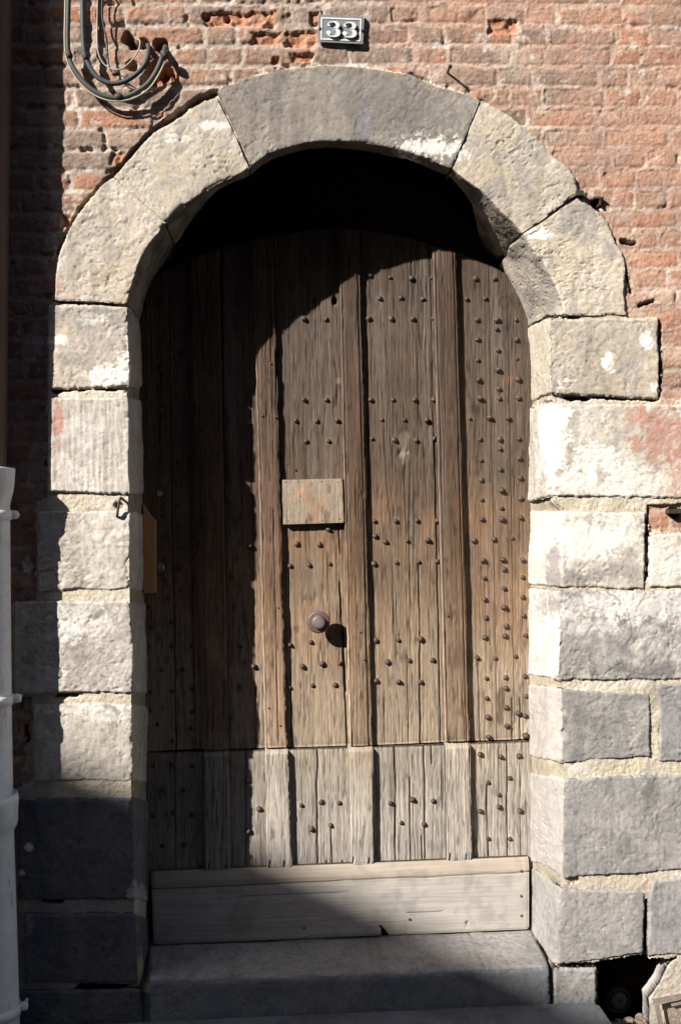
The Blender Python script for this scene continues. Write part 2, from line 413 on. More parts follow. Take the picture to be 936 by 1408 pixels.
# ------------------------------------------------------------------ wall height field (bricks and joint mortar)
def in_poly(x, y, poly):
    poly = np.asarray(poly, float); r = np.zeros(x.shape, bool)
    j = len(poly)-1
    for i in range(len(poly)):
        xi, yi = poly[i]; xj, yj = poly[j]
        c = ((yi > y) != (yj > y)) & (x < (xj-xi)*(y-yi)/(yj-yi+1e-12)+xi)
        r ^= c; j = i
    return r

def poly_dist(x, y, pts):
    d = np.full(x.shape, 1e9)
    for (x0, y0), (x1, y1) in zip(pts[:-1], pts[1:]):
        dx, dy = x1-x0, y1-y0
        t = np.clip(((x-x0)*dx+(y-y0)*dy)/(dx*dx+dy*dy+1e-9), 0, 1)
        d = np.minimum(d, np.hypot(x-x0-t*dx, y-y0-t*dy))
    return d

OPENING = [(196,1440),(189,1352),(185,1240),(182,1075),(181,968),(179,820),(178,690),(176,545),(176,418)]+INTR[1]+INTR[2]+INTR[3]+INTR[4]+INTR[5]+[(758,440),(759,690),(773,700),(774,810),(768,815),(768,932),(773,947),(775,1205),(770,1222),(766,1320),(759,1332),(760,1440)]
HOLE = [(821,1331),(884,1318),(932,1316),(917,1328),(906,1350),(892,1372),(893,1460),(820,1460)]
ZONE = [(-60,1440),(-60,1090),(20,1085),(45,1075),(45,960),(16,955),(16,830),(50,825),(50,690),(66,685),(66,545),(66,540),(66,418),(72,414)] \
       + EXTR[1]+EXTR[2]+EXTR[3]+EXTR[4]+EXTR[5]+[(862,437),(906,437),(907,549),(990,549),(990,1440)]
SUBZ = [(888,694),(990,690),(990,734),(892,732)]

GAPS = [([(758,543),(785,546),(806,546)], 4.5, .06), ([(806,546),(860,548),(904,549)], 1.8, .03), ([(888,716),(889,793),(866,811)], 1.8, .045),
        ([(906,442),(906,545)], 1.5, .03), ([(888,1240),(886,1275),(888,1314)], 3.5, .08), ([(771,1209),(792,1209)], 3.5, .04),
        ([(758,1328),(757,1400)], 4, .08), ([(762,1330),(820,1327),(886,1316)], 4, .08), ([(74,413),(120,417),(177,420)], 1.6, .02),
        ([(75,537),(130,533),(190,536)], 2, .025), ([(78,957),(107,956)], 2.2, .035), ([(110,1356),(207,1357)], 3.2, .04), ([(60,1237),(85,1238)], 3, .03),
        ([(152,250),(163,232),(190,203),(215,176),(240,160),(262,143),(278,134),(297,126)], 4.4, .045),
        ([(82,346),(95,311),(111,285),(128,266),(150,243)], 2.0, .025), ([(334,208),(342,222),(348,236)], 2.2, .03),
        ([(662,138),(645,175),(622,230)], 1.0, .03), ([(797,268),(773,291),(750,307)], 1.3, .03), ([(845,330),(857,365),(868,402)], 1.2, .02),
        ([(855,332),(872,333)], 2.5, .025), ([(880,419),(897,414)], 2.0, .02), ([(775,435),(795,436)], 1.8, .03),
        ([(565,103),(590,109)], 1.4, .015), ([(36,1000),(38,1020)], 2.5, .03)]
PITS = [(176,52,8,.07),(184,60,6,.06),(198,59,7,.07),(221,62,9,.07),(182,88,7,.03),(820,279,7,.05),(794,270,6,.03),(164,695,6,.04),(927,704,8,.03),(216,98,13,.022),(205,112,12,.02),(228,100,11,.028),
        (313,24,4,.03),(283,22,5,.03),(168,245,6,.03),(90,325,6,.025)]
ORANGE = [(331,25,43,10),(413,53,22,11),(366,52,20,8),(416,79,15,6),(379,82,6,5),(692,36,20,9),(162,217,10,8),(91,303,6,9),(213,100,13,18),(232,98,10,12),(432,24,6,8)]

def build_wall():
    res = 0.0034
    xs = np.arange(-0.98, 1.22, res); zs = np.arange(-0.10, 2.98, res)
    X, Z = np.meshgrid(xs, zs, indexing='ij')
    G = np.stack([X, np.zeros_like(X), Z], -1)
    px, py = PX(G)
    wob = fbm(G, 60, 3, 301)*2.0
    inz = in_poly(px+wob, py+wob, ZONE) & ~in_poly(px+wob, py+wob, SUBZ)
    # --- brick pattern
    ch = 0.0568
    zref = float(P(128, 32, 0)[2])
    zw = Z+0.0035*fbm(G, 1.6, 2, 310)+0.0016*fbm(G, 7, 2, 311)-(X+.5)*0.010
    row = np.floor((zw-zref)/ch).astype(int)
    fz = (zw-zref)-row*ch
    hb = np.zeros_like(X); cb = np.zeros(X.shape+(3,)); din = np.zeros_like(X)
    bricks_pal = np.array([(0.30,0.17,0.115),(0.34,0.19,0.125),(0.265,0.165,0.115),(0.24,0.17,0.13),(0.225,0.168,0.132),(0.37,0.19,0.115),(0.32,0.165,0.105),(0.275,0.205,0.155)])
    for r in range(row.min(), row.max()+1):
        m = row == r
        if not m.any(): continue
        e = [-1.15-random.random()*.2]
        hd = r % 2 == 0
        while e[-1] < 1.35:
            hd = (not hd) if random.random() < .75 else hd
            e.append(e[-1]+(random.gauss(.094, .006) if hd else random.gauss(.185, .009)))
        e = np.array(e); nb = len(e)
        x = X[m]+0.002*fbm(G[m], 20, 2, 320); z = fz[m]
        i = np.clip(np.searchsorted(e, x)-1, 0, nb-2)
        dl = x-e[i]; dr = e[i+1]-x
        rv = rng.random((nb, 8))
        jw = 0.0042+0.0025*rv[i, 0]
        dx = np.minimum(dl, dr)-jw; dz = np.minimum(z, ch-z)-jw*1.0-0.001*rv[i, 1]
        rad = .008
        qx = np.maximum(rad-dx, 0); qz = np.maximum(rad-dz, 0)
        dd = rad-np.hypot(qx, qz)
        g = G[m]
        dd = dd+0.0022*fbm(g, 40, 3, 330+r)+0.0016*fbm(g, 130, 2, 331+r)
        b = sm(-0.0015, 0.0025, dd)
        tilt = (rv[i, 2]-.5)*.10*(x-(e[i]+e[i+1])/2)+(rv[i, 3]-.5)*.14*(z-ch/2)
        ero = sm(.62, .95, rv[i, 4])*(1-.7*sm(600, 760, px[m]))
        h = 0.002*(rv[i, 5]-.5)+.6*tilt+0.0010*fbm(g, 30, 3, 340)*(1+2.2*ero)+0.001*fbm(g, 110, 2, 341)-0.005*ero*sm(-.1, .5, fbm(g, 26, 3, 342))
        h -= 0.0022*sm(.012, 0.0, dd)
        colr = bricks_pal[(rv[i, 6]*8).astype(int) % 8]*(0.80+.40*rv[i, 7])[:, None]
        din[m] = b; hb[m] = h; cb[m] = colr
    # which mortar: reddish flush pointing on the right, pale worn lime on the left
    rt = sm(430, 560, px+60*fbm(G, 4, 2, 350))
    mh = -(0.0042-0.0027*rt)+0.0020*fbm(G, 50, 3, 351)+0.001*fbm(G, 150, 2, 352)
    mh -= 0.008*sm(.45, .7, fbm(G, 22, 3, 353))*(1-.6*rt)
    mc_l = np.array((0.36, 0.29, 0.235)); mc_r = np.array((0.40, 0.275, 0.21))
    mc = mc_l*(1-rt)[..., None]+mc_r*rt[..., None]
    mc = mix(mc, (0.50, 0.44, 0.38), sm(.28, .5, fbm(G, 18, 4, 354))*.75)
    H = hb*din+mh*(1-din)
    n1 = fbm(G, 11, 4, 355, .6); n2 = fbm(G, 26, 4, 356, .6)
    # soot and grime film on bricks near the middle of the top, lime bloom here and there
    grim = sm(-.25, .5, n1+.5*sm(700, 520, px)*sm(190, 330, px))
    cbr = mix(cb, (0.20, 0.15, 0.12), grim*.6)
    cbr = mix(cbr, (0.33, 0.24, 0.19), sm(.15, .55, n2)*.5)
    cbr = mix(cbr, (0.40, 0.20, 0.13), sm(720, 900, px)*.35*np.ones_like(px))
    cbr = cbr*(1+.15*fbm(G, 70, 3, 357))[..., None]
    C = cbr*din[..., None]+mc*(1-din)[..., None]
    C = mix(C, (0.50, 0.44, 0.38), sm(.34, .52, fbm(G, 34, 5, 358, .68))*.65)
    # thin pink wash that runs over the joints on the right
    C = mix(C, (0.37, 0.215, 0.155), rt*sm(-.2, .5, fbm(G, 8, 4, 359, .6))*.55)
    C = mix(C, (0.24, 0.185, 0.15), sm(.05, .6, fbm(G*np.array([1, 1, 1.5]), 5, 5, 371, .62))*.5)
    C = mix(C, (0.47, 0.37, 0.30), sm(.2, .65, fbm(G*np.array([1, 1, 1.5]), 7, 5, 372, .66))*.45)
    # left strip of brick: the downpipe's shade deepened in the colour
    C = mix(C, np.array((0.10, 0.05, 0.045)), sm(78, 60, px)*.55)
    jag = fbm(G, 48, 3, 360)
    for (x, y, rx, ry) in ORANGE:
        d = np.maximum(np.abs(px-x)/rx, np.abs(py-y)/ry)
        m = sm(.12, -.12, d-1+.35*jag)
        C = mix(C, np.array((0.40, 0.17, 0.085)), m*.9*(0.75+.25*jag))
        H -= m*(0.009+0.005*jag)
    # --- joint mortar between the stones
    hm = 0.0035+0.0020*fbm(G, 22, 4, 361)+0.0010*fbm(G, 140, 2, 362)
    hm = hm-.0035*sm(1190, 1090, py)*sm(140, 70, px)-.003*sm(470, 440, py)
    cm = np.tile(np.array((0.45, 0.39, 0.295)), X.shape+(1,))
    cm = mix(cm, (0.50, 0.45, 0.37), sm(-.1, .4, fbm(G, 16, 3, 363)))
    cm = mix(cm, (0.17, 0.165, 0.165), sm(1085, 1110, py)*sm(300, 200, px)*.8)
    cm = mix(cm, (0.20, 0.175, 0.16), sm(80, 60, px)*.65)  # same shaded left strip, darkened in the mortar colour
    cm = mix(cm, (0.38, 0.33, 0.27), sm(1190, 1230, py)*sm(600, 700, px))
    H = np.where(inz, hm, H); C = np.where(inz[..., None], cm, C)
    gj = 2.4*fbm(G, 60, 4, 370, .65)
    for pts, w, dep in GAPS:
        d = poly_dist(px, py, pts)
        m = sm(w+1.2, w-.8, d+gj)
        H = H-m*dep
        C = mix(C, np.array((0.10, 0.08, 0.065)), m*.75)
    for (x, y, r, dep) in PITS:
        d = np.hypot(px-x, py-y)+2.6*jag*r/8
        m = sm(r+1.5, r-2.5, d); H = H-m*dep
    C = apply_patches(G, C, 0, [p for p in PATCH if p[0] < 60 or p[0] > 880])
    Vt = G.copy(); Vt[..., 1] = 0.002-H
    Vt[..., 1] = np.where(inz, Vt[..., 1]-0.002, Vt[..., 1])
    op = in_poly(px, py, [(x+(6 if x < 440 else -6)*-1*-1, y) for x, y in OPENING]) if False else in_poly(px, py, OPENING)
    ho = in_poly(px+gj, py+gj, HOLE)
    keep = ~(op | ho)
    nx, nz = X.shape
    idx = np.arange(nx*nz).reshape(nx, nz)
    quads = np.stack([idx[:-1, :-1], idx[1:, :-1], idx[1:, 1:], idx[:-1, 1:]], -1).reshape(-1, 4)
    kf = keep.ravel()[quads].all(1)
    zf = inz.ravel()[quads].sum(1) >= 2
    def emit(name, sel, parent):
        q = quads[sel]; used, inv = np.unique(q.ravel(), return_inverse=True)
        return mesh_obj(name, Vt.reshape(-1, 3)[used], inv.reshape(-1, 4), M_BRICK, C.reshape(-1, 3)[used], parent)
    emit('brickwork', kf & ~zf, WALL)
    emit('mortar_joints', kf & zf, ARCH)

WALL = thing('brick_wall', 'old red brick house wall with worn whitish mortar above and around the stone arch', 'brick wall', (0.6, 0, 0))
ARCH = thing('stone_door_surround', 'weathered pale limestone arch and big stone jamb blocks framing the old oak door', 'door surround', (0.1, 0, 0))
build_wall()
# rear mass of the wall, so that nothing shows through deep joints or from the side
mb = MB()
for (x0, x1, z0, z1) in ((-6, -0.44, 0.0, 7.5), (0.84, 6, 0.36, 7.5), (1.2, 6, 0.0, .36), (-0.44, 0.84, 2.62, 7.5)):
    mb.box((x0, 0.09, z0), (x1, 0.40, z1))
mb.build('wall_core', M_SHADOWSTONE, WALL, False)
# the same wall beyond the frame (plain)
mb = MB()
mb.box((-6, 0.002, 0.0), (-0.98, 0.09, 7.5)); mb.box((1.215, 0.002, 0.0), (6, 0.09, 7.5)); mb.box((-0.98, 0.002, 2.975), (1.215, 0.09, 7.5))
mb.build('outer_brickwork', M_BRICK, WALL, False, col=(0.25, 0.11, 0.08))

# ------------------------------------------------------------------ arch stones
YF = -0.010
KN = {1: 'cream', 2: 'cream', 3: 'grey', 4: 'cream', 5: 'cream'}
VL = {3: 'long dark grey keystone at the top of the arch', 1: 'cream voussoir speckled with yellow lichen, lowest on the left', 5: 'lowest voussoir on the right, chamfered below'}
for k in range(1, 6):
    ex = resample(spline(pl(EXTR[k], YF+(0.0, .002, -.006, -.001, .002)[k-1])), 40); ar = resample(spline(pl(INTR[k], YF+(0.0, .001, -.003, 0, 0)[k-1])), 40)
    if k < 5:
        bk = ar.copy(); tt = np.linspace(0, 1, len(bk))
        bk[:, 1] = {1: DD+.07-.10*sm(.45, 1, tt), 2: DD-.03-(.17)*sm(0, .7, tt), 3: .05+0*tt, 4: .05+(.265)*sm(.1, .9, tt)}[k]
        rails = [ex, ar, bk]
        if k > 1:
            cc_ = P(455, 432, 0); rb = bk.copy(); rad_ = rb-np.array([cc_[0], 0, cc_[2]]); rad_[:, 1] = 0
            rb += rad_/np.linalg.norm(rad_, axis=1)[:, None]*.06
            rails.append(rb)
    else:
        b2 = resample(spline(pl(BACK5, DD)), 40); b3 = b2.copy(); b3[:, 1] = DD+.07
        rails = [ex, ar, resample(spline(pl(MID5, 0.09)), 40), b2, b3]
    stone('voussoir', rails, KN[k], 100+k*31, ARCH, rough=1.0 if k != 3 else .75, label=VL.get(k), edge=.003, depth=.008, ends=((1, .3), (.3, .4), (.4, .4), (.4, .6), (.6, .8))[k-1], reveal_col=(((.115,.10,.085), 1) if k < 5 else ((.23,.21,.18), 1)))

# left jamb: (top y left, top y right, bottom y left, bottom y right, left x, arris x top/bottom, back x top/bottom, kind)
LJ = [(417,421,536,533,66,177,178,193,195,'cream',0.0, 1.0), (546,545,678,679,66,177,179,195,199,'white',.0010, .55), (703,701,813,811,52,180,180,200,201,'white',0, 1.3),
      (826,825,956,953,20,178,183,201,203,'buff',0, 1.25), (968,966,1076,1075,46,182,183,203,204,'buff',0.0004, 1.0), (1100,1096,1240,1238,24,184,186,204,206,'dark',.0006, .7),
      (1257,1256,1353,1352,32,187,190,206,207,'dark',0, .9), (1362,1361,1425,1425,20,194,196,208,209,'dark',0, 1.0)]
for n, (tl, tr, bl, br, xl, at, ab, bt, bb, kind, tool, rg) in enumerate(LJ):
    yo = (0.0, -0.002, 0.001, -.001, .002, 0, -.003, -.004)[n]
    e = pl([(xl, tl), (xl, bl)], YF+yo); a = pl([(at, tr), ((at+ab)/2+(3 if n == 3 else 0), (tr+br)/2), (ab, br)], YF+yo); b = pl([(bt, tr+4), (bb, br+2)], DD+.0)
    b2 = b.copy(); b2[:, 1] = DD+.07
    stone('jamb_block', [e, a, b, b2], kind, 500+n*37, ARCH, rough=rg, tool=tool, arris=.005)

# right jamb: polygon-like blocks: outer edge, arris, chamfer line, back
def rj(tops, bots, arr, cham, back, kind, seed, right, **kw):
    """right edge x, then arris (x top, x bottom), chamfer (None or pair), back pair; tops/bots = y at right edge, at arris, at back"""
    yo = kw.pop('yo', 0)
    e = pl([(right[0], tops[0]), (right[1], bots[0])], YF+yo)
    a = pl([(arr[0], tops[1]), (arr[1], bots[1])], YF+yo)
    rails = [e, a]
    if cham: rails.append(pl([(cham[0], (tops[1]+tops[2])/2), (cham[1], (bots[1]+bots[2])/2)], 0.055))
    b = pl([(back[0], tops[2]), (back[1], bots[2])], DD); b2 = b.copy(); b2[:, 1] = DD+.07
    stone('jamb_block', rails+[b, b2], kind, seed, ARCH, **kw)
rj((437,438,448), (549,541,552), (753,756), None, (726,731), 'cream', 900, (906,906), rough=1.0, arris=.005, edge=.005)
rj((556,554,560), (686,682,690), (757,754), (742,741), (729,726), 'white', 937, (985,985), rough=.9, arris=.016, edge=.005)
rj((703,703,700), (811,809,804), (772,773), (751,751), (728,726), 'white', 974, (887,887), rough=.9, arris=.004, edge=.005, reveal_col=((.50,.46,.41), 2))
rj((812,812,808), (934,936,928), (769,766), (751,752), (725,726), 'mixed', 1011, (985,985), rough=1.25, arris=.004, edge=.005, reveal_col=((.52,.47,.42), 1))
rj((953,947,940), (1041,1050,1040), (771,772), (752,752), (726,727), 'slate', 1048, (894,893), rough=1.05, arris=.004, edge=.005, reveal_col=((.36,.32,.29), 1))
rj((1061,1071,1062), (1194,1208,1184), (774,772), (753,756), (727,727), 'slate', 1085, (985,985), rough=1.05, arris=.004, edge=.005, tool=.0004, reveal_col=((.33,.30,.275), 1))
rj((1226,1222,1190), (1312,1328,1278), (768,761), None, (727,727), 'slate', 1122, (887,885), rough=.8, arris=.012, edge=.005)
# mortar that fills the joints on the reveals and under the arch
def reveal_mortar(front, back, seed, extra=None):
    a = pl(front, 0.004)
    b = pl(back, DD)
    m_ = a*.78+b*.22
    if extra:
        for i, x in enumerate(extra):
            if x: m_[i] = P(x, front[i][1]*.78+back[i][1]*.22, .055)
    f_ = pl([(x+(-16 if x < 450 else 16), y) for x, y in front], 0.006)
    rails = [f_, a, m_, b]
    if b is None:
        c_ = a.copy(); c_[:, 1] = DD+.07
    else:
        c_ = b.copy(); c_[:, 1] = DD+.07
    stone('reveal_mortar', rails+[c_], 'mortar', seed, ARCH, ends=(0, 0), outer=0, rough=.4, arris=.004)
reveal_mortar([(t[5]-2.0, t[0]-1) for t in LJ]+[(194, 1425)], [(t[7]-2.0, t[0]+2) for t in LJ]+[(207, 1425)], 1500)
reveal_mortar([(755,437),(758,550),(762,551),(758,690),(776,705),(776,810),(772,812),(770,934),(775,947),(775,1050),(777,1071),(776,1208),(771,1221),(764,1327)],
              [(729,448),(733,552),(732,562),(729,690),(730,704),(729,804),(728,812),(728,928),(729,942),(729,1040),(729.5,1062),(729.5,1184),(729.5,1191),(729.5,1278)], 1530, [None,None,None,None,754,754,754,754.5,755,755,756,758,None,None])
io = [(x, y) for k in (1, 2, 3, 4, 5) for x, y in INTR[k]]

# blocks with a front face only
def fb(name, l, r, kind, seed, parent=ARCH, Y=YF, **kw):
    return stone(name, [pl(l, Y), pl(r, Y)], kind, seed, parent, inner=1, **kw)
fb('wall_block', [(893,735),(892,808)], [(990,728),(990,808)], 'white', 1200, rough=.8)
fb('wall_block', [(905,940),(904,1048)], [(990,938),(990,1046)], 'slate', 1230, rough=1.1)
fb('wall_block', [(896,1211),(890,1240),(890,1316)], [(990,1200),(990,1310)], 'slate', 1260, rough=.7, tool=.0006)
fb('wall_block', [(762,1332),(761,1440)], [(819,1331),(820,1340),(818,1440)], 'slate', 1290, Y=-.014, rough=1.2)
fb('wall_block', [(934,1317),(925,1322),(918,1328),(912,1338),(907,1349),(902,1356),(896,1364),(891,1371),(892,1380),(892,1400),(894,1440)], [(1000,1316),(1000,1440)], 'buff', 1320, Y=0.0, rough=.8, outer=.3)
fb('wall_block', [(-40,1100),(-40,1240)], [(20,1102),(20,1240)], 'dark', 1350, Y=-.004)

# ------------------------------------------------------------------ door
ARCY = [(150,420),(206,384),(225,373),(244,364),(266,354),(292,344),(340,332),(388,322),(430,316),(465,313),(504,316),(552,324),(594,337),(635,349),(664,360),(690,373),(712,386),(745,410)]
def arcy(x): return np.interp(x, [p[0] for p in ARCY], [p[1] for p in ARCY])

DOOR = thing('wooden_door', 'old weathered oak plank door with vertical battens, rows of iron studs and a round knob', 'door', P(468, 1290, DD))

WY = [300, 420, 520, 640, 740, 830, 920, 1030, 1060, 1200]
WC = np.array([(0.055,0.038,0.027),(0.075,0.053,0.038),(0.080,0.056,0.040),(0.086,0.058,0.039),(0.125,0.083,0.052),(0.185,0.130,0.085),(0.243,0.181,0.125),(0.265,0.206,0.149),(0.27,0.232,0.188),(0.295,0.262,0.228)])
def wood_col(v, kind, seed, tone=1.0):
    px, py = PX(v)
    if kind == 'kick':
        c = np.tile(np.array((0.36, 0.33, 0.295)), v.shape[:-1]+(1,))
        g = afbm(v[..., [2, 1, 0]], 55, 2.2, 3, seed); g2 = afbm(v[..., [2, 1, 0]], 160, 5, 2, seed+5)
        c = mix(c, (0.30, 0.245, 0.185), sm(1222, 1205, py+(px-468)*.042)*.7)
    elif kind == 'patch':
        c = np.tile(np.array((0.245, 0.192, 0.142)), v.shape[:-1]+(1,))
        g = fbm(v, 30, 3, seed)*.5; g2 = fbm(v, 120, 3, seed+4)*.6
        c = mix(c, (0.30, 0.16, 0.09), sm(.1, .6, fbm(v, 26, 2, seed+9))*.45)
    else:
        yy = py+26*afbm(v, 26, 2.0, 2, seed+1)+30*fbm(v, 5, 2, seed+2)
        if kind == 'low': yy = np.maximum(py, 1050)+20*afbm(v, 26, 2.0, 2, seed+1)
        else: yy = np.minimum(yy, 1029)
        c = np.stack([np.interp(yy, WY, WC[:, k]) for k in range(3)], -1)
        g = afbm(v, 55, 2.2, 3, seed); g2 = afbm(v, 190, 6, 2, seed+5)
        if kind == 'batten': c = mix(c*np.array((.80, .73, .68)), (0.085, 0.050, 0.036), sm(-.2, .6, fbm(v, 7, 2, seed+8))*.5)
        elif kind == 'low': pass
        else:
            # orange-brown rubbed zone
            m = sm(640, 720, py)*sm(960, 840, py)*sm(-.3, .5, fbm(v, 6, 2, seed+7))
            c = mix(c, (0.23, 0.125, 0.065), m*.40)
    c = c*(tone*(1+(.06 if kind == 'kick' else .09)*g+(.06 if kind == 'kick' else .14)*g2+(.05 if kind == 'kick' else .17)*fbm(v, 9, 4, seed+14, .62)))[..., None]
    # grey silvering and dark spots
    if kind not in ('patch', 'kick'):
        c = mix(c, np.array((0.28, 0.25, 0.215))*c.mean()/.17, sm(.25, .7, afbm(v, 38, 1.6, 3, seed+10))*.22)
    if kind != 'kick': c = c*(1-.4*sm(.55, .8, fbm(v*np.array([1, 1, .35]), 60, 3, seed+11)))[..., None]
    return c

def board(name, TL, TR, BR, BL, Y, thick, kind, seed, arc=False, seams=(), cracks=(), parent=None, mat=None, rx=0.0022, rz=0.008, rough=1.0, wob=0.0006, profile=None, roundtop=0.0, tone=1.0, edge=.003, label=None, wear=None):
    parent = parent or DOOR
    W = np.linalg.norm(P(*TL, Y)-P(*TR, Y)); Hh = np.linalg.norm(P(*TL, Y)-P(*BL, Y))
    nu = max(6, int(W/rx)); nv = max(6, int(Hh/rz))
    s = np.linspace(0, 1, nu)[:, None]; t = np.linspace(0, 1, nv)[None, :]
    tx = TL[0]+(TR[0]-TL[0])*s[:, 0]; ty = arcy(tx) if arc else TL[1]+(TR[1]-TL[1])*s[:, 0]
    bx = BL[0]+(BR[0]-BL[0])*s[:, 0]; by = BL[1]+(BR[1]-BL[1])*s[:, 0]
    T = P(tx, ty, Y); B = P(bx, by, Y)
    G = T[:, None, :]*(1-t[..., None])+B[:, None, :]*t[..., None]
    S = np.broadcast_to(s, (nu, nv))*W; Tm = np.broadcast_to(t, (nu, nv))*Hh
    # wavy worn long edges
    if wob:
        e1 = afbm(G, 0.01, 26, 3, seed+30)*wob; e2 = afbm(G, 0.01, 26, 3, seed+31)*wob
        k = np.broadcast_to(s, (nu, nv)); G = G.copy(); G[..., 0] += e1*(1-k)+e2*k
    horiz = kind == 'kick'
    Q = G[..., [2, 1, 0]] if horiz else G
    h = (0.0004*afbm(Q, 60, 2.5, 2, seed+20)+0.0005*afbm(Q, 210, 6, 2, seed+21)+0.0012*fbm(G, 6, 2, seed+22))*rough*(.5 if kind == 'kick' else 1)
    if kind == 'patch': h = 0.0006*fbm(G, 40, 3, seed+20)
    h -= (0.0003 if kind == 'kick' else 0.0008)*rough*sm(.5, .66, afbm(Q, 170, 3.0, 2, seed+23))
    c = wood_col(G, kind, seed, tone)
    if kind not in ('kick', 'patch'):
        crk = sm(.075, .0, np.abs(afbm(Q, 62, 1.7, 3, seed+27)))*sm(.12, .42, afbm(Q, 14, 1.6, 2, seed+28))
        chk = sm(.50, .62, afbm(Q, 200, 16, 2, seed+29))
        h -= 0.0022*rough*crk+0.0010*chk; c = c*(1-.60*crk-.30*chk*(1-crk))[..., None]
    elif kind == 'kick':
        c = c*(1+.14*fbm(G*np.array([.5, 1, 1]), 9, 4, seed+27, .6)-.16*sm(.2, .6, fbm(G, 16, 4, seed+28, .62)))[..., None]
        c = mix(c, np.array((.19, .165, .145)), sm(.25, .65, fbm(G*np.array([1, 1, .6]), 12, 5, seed+29, .65))*.35)
        crk = sm(.05, .0, np.abs(afbm(Q, 40, 1.2, 3, seed+30)))*sm(.2, .5, afbm(Q, 12, 1.2, 2, seed+32)); h -= .001*crk; c = c*(1-.4*crk)[..., None]
    px, py = PX(G)
    for (x0, y0, x1, y1, w, dep) in list(seams)+list(cracks):
        d = poly_dist(px+0.9*afbm(Q, 3, 14, 3, seed+40), py, [(x0, y0), (x1, y1)]) if not horiz else poly_dist(px, py+1.0*afbm(Q, 3, 9, 3, seed+40), [(x0, y0), (x1, y1)])
        m = sm(w+.7, w*.3, d); h -= m*dep
        c = mix(c, np.array((0.028, 0.02, 0.014)), m*.75)
    if kind == 'batten': c = mix(c, np.minimum(c*2.0+.02, .4), sm(.0045, .001, S+.0015*fbm(G, 40, 2, seed+26))*.8)  # sunlit left edge of each batten painted paler in the colour
    if kind in ('panel', 'low'):
        nh = fbm(G, 70, 3, seed+45)
        x0, x1, y0, y1 = px.min(), px.max(), py.min(), py.max()
        sr = random.Random(seed)
        for (sx_, sy_) in STUDS:
            if not (x0 < sx_ < x1 and y0 < sy_ < y1): continue
            dx_ = px-sx_; dy_ = py-sy_; k1 = sr.uniform(0, .5); k2 = sr.uniform(.1, .55); ln = sr.uniform(8, 34)
            halo = sm(1.25, .55, np.hypot(dx_, dy_)/6.0+.5*nh); c = mix(c, np.minimum(c*1.55+.012, .5), halo*k1)
            drip = sm(2.6, .8, np.abs(dx_+.6*nh))*sm(-1, 2, dy_)*sm(ln, ln*.3, dy_); c = mix(c, c*np.array((.55, .45, .38)), drip*k2)
    if wear is not None: c, h = wear(G, px, py, c, h)
    de = np.minimum(S, W-S)
    h -= edge*sm(edge*1.3, 0, de+.001*fbm(G, 60, 2, seed+24))
    dt = np.minimum(Tm+.0005, Hh-Tm); h -= edge*.7*sm(edge*1.5, 0, dt+.001*fbm(G, 60, 2, seed+25))
    if roundtop:
        h -= thick*.8*sm(roundtop, 0, Tm)**2
    if profile is not None: h += profile(S, W)
    vert = G.copy(); vert[..., 1] -= h
    vv = vert.reshape(-1, 3); cc = c.reshape(-1, 3)
    rim = np.concatenate([np.arange(nv), np.arange(1, nu)*nv+nv-1, (nu-1)*nv+np.arange(nv-2, -1, -1), np.arange(nu-2, 0, -1)*nv])
    sk = vv[rim].copy(); sk[:, 1] = Y+thick
    n0 = len(vv); k = len(rim); j = np.arange(k); j2 = (j+1) % k
    F1 = grid_faces(nu, nv); F2 = np.stack([rim[j], n0+j, n0+j2, rim[j2]], -1)
    # orientation: front must face -Y
    a, b_, d_ = vv[F1[0, 0]], vv[F1[0, 1]], vv[F1[0, 3]]
    if np.cross(b_-a, d_-a)[1] > 0: F1 = F1[:, ::-1].copy(); F2 = F2[:, ::-1].copy()
    F3 = (n0+j)[::-1][None, :]
    # closed back as one polygon
    fs = np.concatenate([F1, F2])
    o = mesh_obj(name, np.concatenate([vv, sk]), fs, mat or M_WOOD, np.concatenate([cc, cc[rim]*.8]), parent)
    if label: o['label'] = label
    return o

def wear_c(G, px, py, c, h):
    n = fbm(G, 40, 2, 77)
    for (x, y, rx, ry, dep) in ((460,413,4,6,.02), (432,413,2.5,3,.01)):
        m = sm(.2, -.2, np.hypot((px-x)/rx, (py-y)/ry)-1+.3*n); h = h-m*dep; c = mix(c, np.array((.015,.01,.008)), m)
    m = sm(.25, -.2, np.hypot((px-465)/5, (py-523)/4)-1+.3*n); c = mix(c, np.array((.16,.10,.065)), m)
    return c, h
def wear_d(G, px, py, c, h):
    n = fbm(G, 60, 3, 78)
    m = sm(.3, -.2, np.hypot((px-553)/8, (py-615)/20)-1+.5*n); c = mix(c, np.array((.17,.14,.11)), m*.5); h = h-m*.002
    m = sm(.2, -.2, np.hypot((px-552)/8, (py-621)/5)-1+.5*n); h = h-m*.004; c = mix(c, np.array((.22,.195,.165)), m*.5)
    return c, h
def wear_e(G, px, py, c, h):
    n = fbm(G, 50, 3, 79)
    r = np.hypot((px-695)/11, (py-415)/10)
    c = c*(1-.35*sm(.3, .0, np.abs(r-.75+.15*n)))[..., None]; c = mix(c, np.array((.035,.024,.018)), sm(.35, 0, r)*.6)
    m = sm(.25, -.2, np.hypot((px-700)/6, (py-523)/5)-1+.3*n); c = mix(c, np.array((.17,.075,.055)), m*.7)
    m = sm(.3, -.2, np.hypot((px-688)/5, (py-968)/24)-1+.4*n); c = mix(c, np.array((.06,.045,.03)), m*.7)
    m = sm(.3, -.2, np.hypot((px-712)/10, (py-1000)/16)-1+.6*n); c = mix(c, np.array((.36,.30,.23)), m*.6); h = h-m*.004
    return c, h

